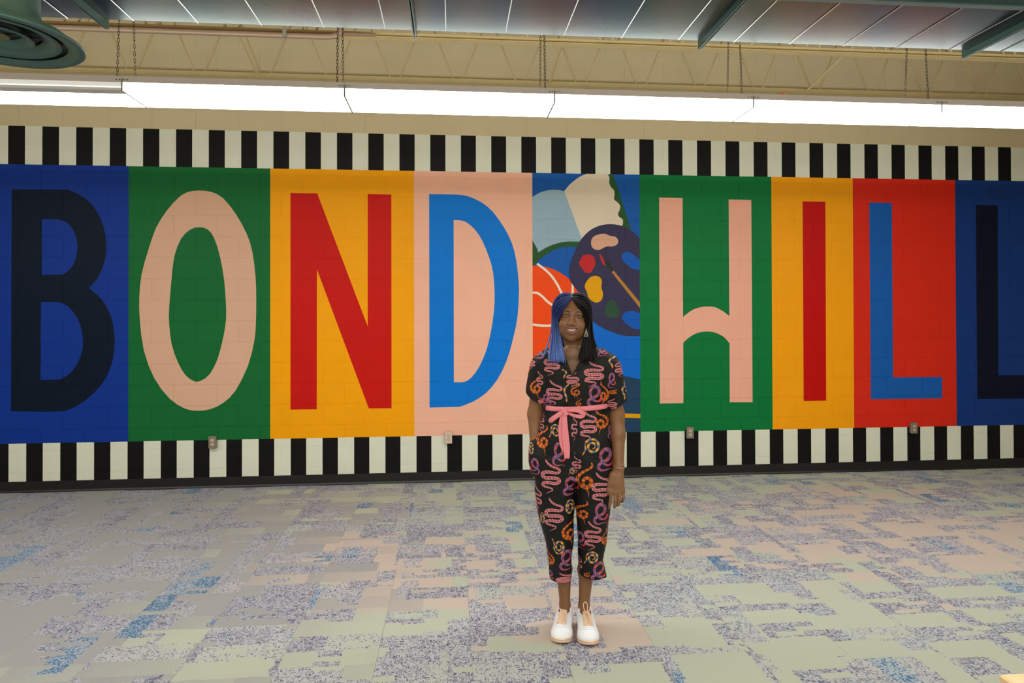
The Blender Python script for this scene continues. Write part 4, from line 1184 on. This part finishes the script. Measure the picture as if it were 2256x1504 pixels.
kx, ky = 1247, 899
# left loop, right loop, two tails, knot
ribbon('bow_loop', [fp(1246, 898, .016), fp(1236, 905, .022), fp(1222, 915, .022), fp(1215, 921, .018), fp(1219, 920, .010), fp(1230, 910, .008), fp(1244, 902, .010)], [.016, .024, .026, .020, .022, .02, .014], .007)
ribbon('bow_loop', [fp(1249, 898, .016), fp(1262, 896, .024), fp(1276, 897, .026), fp(1286, 904, .020), fp(1281, 910, .012), fp(1266, 908, .009), fp(1250, 902, .010)], [.014, .020, .024, .022, .022, .018, .014], .007)
ribbon('sash_tail', [fp(1247, 900, .016), fp(1246, 920, .015), fp(1247, 945, .013), fp(1250, 975, .013), fp(1251, 999, .013)], [.020, .028, .036, .036, .026], .007)
ribbon('sash_tail', [fp(1244, 901, .010), fp(1239, 920, .009), fp(1238, 945, .008), fp(1241, 968, .008), fp(1245, 985, .008)], [.018, .022, .026, .028, .02], .006)
ribbon('knot', [fp(1241, 892, .018), fp(1246, 899, .026), fp(1251, 907, .018)], [.020, .026, .022], .016)

# ---- braided hair: blue on one side, black on the other
def hair_mat(name, root, tip):
    m = bpy.data.materials.new(name); m.use_nodes = True; nt = m.node_tree; b = nt.nodes['Principled BSDF']
    a = nt.nodes.new('ShaderNodeVertexColor'); a.layer_name = 'tone'
    nt.links.new(a.outputs['Color'], b.inputs['Base Color']); b.inputs['Roughness'].default_value = .5; b.inputs['Specular IOR Level'].default_value = .22
    return m
hair = empty('braided_hair'); hair.parent = person
CC = np.array([HX, .020, 1.666]); CRD = np.array([.080, .101, .097])
def braids(sgn, name, root, tip, seed):
    rg = random.Random(seed); b = MB(); cols = []
    specs = []
    for lay in range(4):
        n = (26, 24, 22, 18)[lay]
        for i in range(n): specs.append((lay, (i+.5*(lay % 2)+rg.uniform(-.2, .2))/(n-1)))
    for lay, f in specs:
        f = min(max(f, 0), 1); off = .003+lay*.0062
        R_ = CRD+off
        y0 = -.074+.165*f; y90 = -.040+.135*f
        P = []
        for a in (0, .25, .5, .75, 1.0):
            ph = a*math.radians(86); yv = y0+(y90-y0)*a
            R_ = CRD+off*min(1, a*2.2); t = max(min((yv-CC[1])/R_[1], .985), -.93); s = math.sqrt(1-t*t)
            P.append(np.array([CC[0]+sgn*(R_[0]*s*math.sin(ph)+.002+.002*(a == 0)), yv, CC[2]+R_[2]*s*math.cos(ph)]))
        wf = max(0.0, 1-f/.30)                    # the foremost braids fall straight from the parting past the temples
        ex = [(.002, -.066, 1.747), (.020, -.082, 1.712), (.040, -.084, 1.680), (.0575, -.074, 1.650), (.0700, -.060, 1.617)]
        for i_ in range(5):
            e_ = ex[i_]; g_ = min(1, i_/2); e_ = np.array([CC[0]+sgn*(e_[0]+(off*.9+.022*(1-wf))*g_), e_[1]-off*.35*g_, e_[2]+off*.55*g_-.004*(1-g_)])
            P[i_] = P[i_]*(1-wf)+e_*wf
        front = f < .62
        o_ = lay/3
        if front:
            u_ = min(1, max(0, f/.62*.65+o_*.35+rg.uniform(-.12, .12)))
            xj = CC[0]+sgn*((.066 if sgn < 0 else .068)+.040*u_); yj = -.052+.05*f+rg.uniform(-.008, .008)
            if sgn < 0: xe = -.045-.115*u_**1.3; ze = lz(790)+.055*max(0, u_-.75)*4*.3+rg.uniform(-.014, .008)
            else: xe = .016+.108*u_; ze = lz(789)+rg.uniform(-.012, .012)
            ye = -.098+.018*max(0, u_-.5)+rg.uniform(-.006, .006)
            xm = .55*xj+.45*xe
            pts = P+[np.array([xj, yj, 1.575]), np.array([xm, (yj+ye)/2-.008, 1.50]), np.array([xe, ye, ze])]
        else:
            xj = CC[0]+sgn*(.10-.075*(f-.62)/.38+.018*o_*0); xe = sgn*(.118-.09*(f-.62)/.38)+rg.uniform(-.01, .01)
            pts = P+[np.array([xj, .06+.06*f, 1.57]), np.array([xe, .105+.03*f, 1.47]), np.array([xe*1.02, .122+.014*f, 1.395+rg.uniform(-.02, .02)])]
        C = np.array(catmull(pts, 12)); sl_ = np.concatenate([[0], np.cumsum(np.linalg.norm(C[1:]-C[:-1], axis=1))])
        k = int(sl_[-1]/.0036); q_ = np.linspace(0, sl_[-1], k)
        C = np.stack([np.interp(q_, sl_, C[:, c]) for c in range(3)], 1)
        wob = rg.uniform(0, 6.28)
        C[:, 0] += .0006*np.sin(q_*2*math.pi/.0145+wob); C[:, 1] += .0006*np.cos(q_*2*math.pi/.0145+wob)
        rr = [(.0039+.0006*(lay % 2))*(1 if i % 2 else .70)*(1 if i < k-4 else .5) for i in range(k)]
        n0 = len(b.V); b.tube(C, rr, 6)
        v = rg.uniform(.75, 1.15)
        for i in range(len(b.V)-n0):
            z = b.V[n0+i][2]; q = min(max((1.66-z)/.2, 0), 1)
            cols.append([root[c]*(1-q)*v+tip[c]*q*v for c in range(3)]+[1])
    me = b.mesh(name, hair_mat(name+'_colour', root, tip), True)
    ca = me.color_attributes.new('tone', 'FLOAT_COLOR', 'POINT'); ca.data.foreach_set('color', np.array(cols, np.float32).ravel())
    link(name, me, hair)
    # scalp under the braids
    V = []; Fc = []; n1, n2 = 28, 32
    for i in range(n1+1):
        th = math.pi*.5*i/n1
        for j in range(n2+1):
            ph = -math.pi/2+math.pi*j/n2
            yv = math.sin(ph)
            s = math.cos(ph)
            V.append((CC[0]+sgn*CRD[0]*.985*s*math.sin(th*1.45), CC[1]+CRD[1]*.985*yv, CC[2]+CRD[2]*.985*s*math.cos(th*1.45)))
    for i in range(n1):
        for j in range(n2):
            q = (i*(n2+1)+j, i*(n2+1)+j+1, (i+1)*(n2+1)+j+1, (i+1)*(n2+1)+j)
            c = np.mean([V[a] for a in q], 0)
            if .096*(c[1]+.040)+.058*(c[2]-1.705) > 0: Fc.append(q)
    obj(name.replace('braids', 'scalp'), V, Fc, mat(name+'_scalp', tuple(.6*c for c in root), .6), hair, smooth=True)
braids(-1, 'blue_braids', srgb(36, 50, 108), srgb(88, 116, 186), 3)
braids(1, 'black_braids', (.0035, .003, .0035), (.0035, .003, .0035), 4)

# ---- earring, bracelet
er = MB(); ec = Vector((.0585, -.092, lz(721)))
tri = [Vector((0, 0, -.006)), Vector((-.0105, 0, -.040)), Vector((.0105, 0, -.040))]
for a in range(3): er.tube([ec+tri[a], ec+tri[(a+1) % 3]], .0013, 5)
for q in (.35, .6, .8):
    er.tube([ec+tri[0].lerp(tri[1], q), ec+tri[0].lerp(tri[2], q)], .0009, 5)
for q in (-.5, 0, .5): er.tube([ec+tri[0], ec+Vector((.0105*q*1.2, 0, -.040))], .0008, 5)
er.tube([ec, ec+Vector((0, 0, -.006))], .0008, 5)
for q in range(5): er.lathe([(0, .002), (.002, 0), (0, -.002)], ec+Vector((-.0105+.00525*q, 0, -.043)), 8)
er.build('earring', mat('earring_silver', srgb(196, 184, 182), .35, .7), person)
zb = lz(1023)
bq = [Vector((.2225+.0318*math.cos(a), -.037+.0300*math.sin(a), zb-.005*math.sin(a)-.003*math.cos(a))) for a in np.linspace(0, 2*math.pi, 40, endpoint=False)]
MB().tube(bq, .0014, 6, closed=True).build('bracelet', mat('bracelet_rose_gold', srgb(232, 190, 160), .2, .9), person, True)

# ---- shoes
M_SHOE = mat('white_leather', srgb(240, 243, 252), .42, noise=.03, nscale=30)
M_SOLE = mat('cream_rubber', srgb(238, 204, 176), .55, noise=.05, nscale=20)
M_LACE = mat('blush_lace', srgb(236, 200, 172), .7)
M_TONG = mat('tongue_cream', srgb(240, 214, 190), .6)
def shoe(cx, cy, rz, bow):
    root = empty('shoe', (cx, cy, 0), rz); root.parent = person
    yy = np.array([-.142, -.138, -.128, -.112, -.085, -.05, -.01, .03, .07, .105, .127, .138, .142])
    ww = np.array([.008, .020, .034, .0455, .0545, .0565, .0515, .0455, .043, .0415, .034, .022, .010])
    out = [(w_, y) for y, w_ in zip(yy, ww)] + [(-w_, y) for y, w_ in zip(yy[::-1], ww[::-1])]
    o2 = np.array(catmull(out, 4, True)); n = len(o2)
    prof = [(0.0, .955), (.004, .99), (.012, 1.0), (.0175, .985), (.019, 1.0), (.027, .99), (.031, .965), (.033, .90)]
    V = [(p[0]*s, p[1]*s, z+(.010*max(0, (-p[1]-.10)/.04) if z < .02 else .003*max(0, (-p[1]-.08)/.06))) for z, s in prof for p in o2]
    Fc = [(i*n+j, i*n+(j+1) % n, (i+1)*n+(j+1) % n, (i+1)*n+j) for i in range(len(prof)-1) for j in range(n)] + [tuple(range(n-1, -1, -1)), tuple((len(prof)-1)*n+j for j in range(n))]
    V = [(x, y, max(z-.0, 0.0) if z > .012 else z*1.0) for x, y, z in V]
    obj('sole', V, Fc, M_SOLE, root, smooth=True)
    S = Field(steps((-.07, .07, .0025)), steps((-.155, .155, .0025)), steps((.012, .125, .0025)))
    S.ball((0, -.085, .028), (.051, .054, .041), .02)
    S.cone((0, -.06, .030), .046, (0, -.01, .040), .045, .03)
    S.cone((0, -.035, .045), .036, (0, .03, .066), .034, .025)
    S.cone((0, .02, .045), .041, (0, .09, .045), .041, .02)
    S.cone((0, .088, .05), .040, (0, .094, .088), .0345, .02)
    S.cone((0, .03, .055), .038, (0, .07, .072), .036, .02)
    # toe cap and eyestay steps
    Xs, Ys, Zs = S.x[:, None, None], S.y[None, :, None], S.z[None, None, :]
    st = .0016*np.clip(((-.070-.18*np.abs(Xs)**1.0*0)-Ys+8*Xs**2)*-400, -1, 1)*-1
    ridge = .0016*np.exp(-(((Ys+.078-9*Xs**2)/.004)**2)) + .0014*np.exp(-(((np.abs(Xs)-.026)/.0035)**2))*(Ys > -.085)*(Ys < .03)
    S.D = S.D-ridge.astype(np.float32)
    S.D = np.maximum(S.D, -np.maximum(np.maximum(np.sqrt((Xs/.030)**2+((Ys-.062)/.045)**2)*.03-.03, .052-Zs), -1)).astype(np.float32)   # foot opening
    S.D = np.maximum(S.D, (Zs-(.090+.25*np.maximum(Ys-.07, 0)+.10*np.maximum(.02-Ys, 0)))).astype(np.float32)
    sv, sq = S.mesh(); sv = relax(sv, sq, 2, .45)
    up = link('upper', np_mesh('upper', sv, sq, M_SHOE), root)
    tree = BVHTree.FromPolygons([tuple(v) for v in sv], [tuple(int(i) for i in q) for q in sq])
    def top(x, y, l=.002):
        p, _, _, _ = tree.ray_cast(Vector((x, y, .3)), Vector((0, 0, -1)))
        return (p+Vector((0, 0, l))) if p else Vector((x, y, .08))
    # tongue
    tv = []; tf = []
    for i, y in enumerate(np.linspace(-.078, .028, 10)):
        for j, x in enumerate(np.linspace(-.019, .019, 6)):
            p = top(x, y, .0022); 
            if i >= 8: p.z = max(p.z, .083+.012*(i-7)-.6*abs(x)*.3)
            tv.append(p)
    for i in range(9):
        for j in range(5): tf.append((i*6+j, (i+1)*6+j, (i+1)*6+j+1, i*6+j+1))
    tg = obj('tongue', tv, tf, M_TONG, root, smooth=True); md = tg.modifiers.new('s', 'SOLIDIFY'); md.thickness = .005; md.offset = 0
    for i, y in enumerate(np.linspace(-.076, .006, 6)):
        P = [top(-.0235, y, .002), top(-.012, y, .0050), top(0, y, .0056), top(.012, y, .0050), top(.0235, y, .002)]
        MB().tube([tuple(q) for q in catmull(P, 4)], .0028, 6).build('lace', M_LACE, root, True)
        if i < 5:
            for sx in (-1, 1):
                P = [top(sx*.022, y+.003, .002), top(sx*.008, y+.008, .0036), top(-sx*.008, y+.011, .0036)]
                MB().tube([tuple(q) for q in catmull(P, 4)], .0019, 5).build('lace', M_LACE, root, True)
        for sx in (-1, 1): MB().lathe([(.0016, .0004), (.0030, .0004), (.0030, 0)], tuple(top(sx*.0262, y, .0012)), 10).build('eyelet', M_TONG, root, True)
    M_SEAM = mat('shoe_seam', srgb(210, 213, 224), .5)
    for cv_ in ([(x, -.100+10*x*x) for x in np.linspace(-.044, .044, 17)], [(x, -.090+7*x*x) for x in np.linspace(-.030, .030, 13)]):
        MB().tube([top(x, y, .0003) for x, y in cv_], .0008, 5).build('seam', M_SEAM, root, True)
    for r_ in range(3):
        for c_ in range(-2+(r_ == 2), 3-(r_ == 2)):
            MB().lathe([(0, .0002), (.0011, .0001)], tuple(top(c_*.0085, -.112-.0065*r_+.0006*c_*c_, .0004)), 8).build('perforation', M_SEAM, root)
    k0 = top(0, .012, .010)
    if bow:
        MB().tube([tuple(q) for q in catmull([k0, k0+Vector((-.012, .006, .022)), k0+Vector((-.014, .012, .045)), k0+Vector((-.003, .014, .054)), k0+Vector((.006, .010, .040)), k0+Vector((.004, .002, .014)), k0], 6)], .0026, 6).build('lace_loop', M_LACE, root, True)
        MB().tube([tuple(q) for q in catmull([k0, k0+Vector((.010, .0, .014)), k0+Vector((.026, .002, .026)), k0+Vector((.042, .006, .027))], 5)], .0024, 6).build('lace_end', M_LACE, root, True)
        MB().tube([tuple(q) for q in catmull([k0, top(.004, -.015, .012), top(.012, -.045, .008), top(.019, -.072, .006), top(.009, -.076, .008), top(-.002, -.04, .010), k0], 6)], .0026, 6).build('lace_loop', M_LACE, root, True)
    else:
        MB().tube([tuple(q) for q in catmull([k0, top(.006, -.012, .010), top(.006, -.045, .010), top(.002, -.085, .005)], 5)], .0026, 6).build('lace_end', M_LACE, root, True)
        MB().tube([tuple(q) for q in catmull([k0, k0+Vector((-.012, .004, .010)), k0+Vector((-.028, .006, .018))], 5)], .0024, 6).build('lace_end', M_LACE, root, True)
    MB().lathe([(0, .004), (.004, .003), (.005, 0), (.004, -.003), (0, -.004)], tuple(k0), 10).build('lace_knot', M_LACE, root, True)
    return root
shoe(-.0655, -.008, math.radians(-5), False)
shoe(.058, -.017, math.radians(5), True)
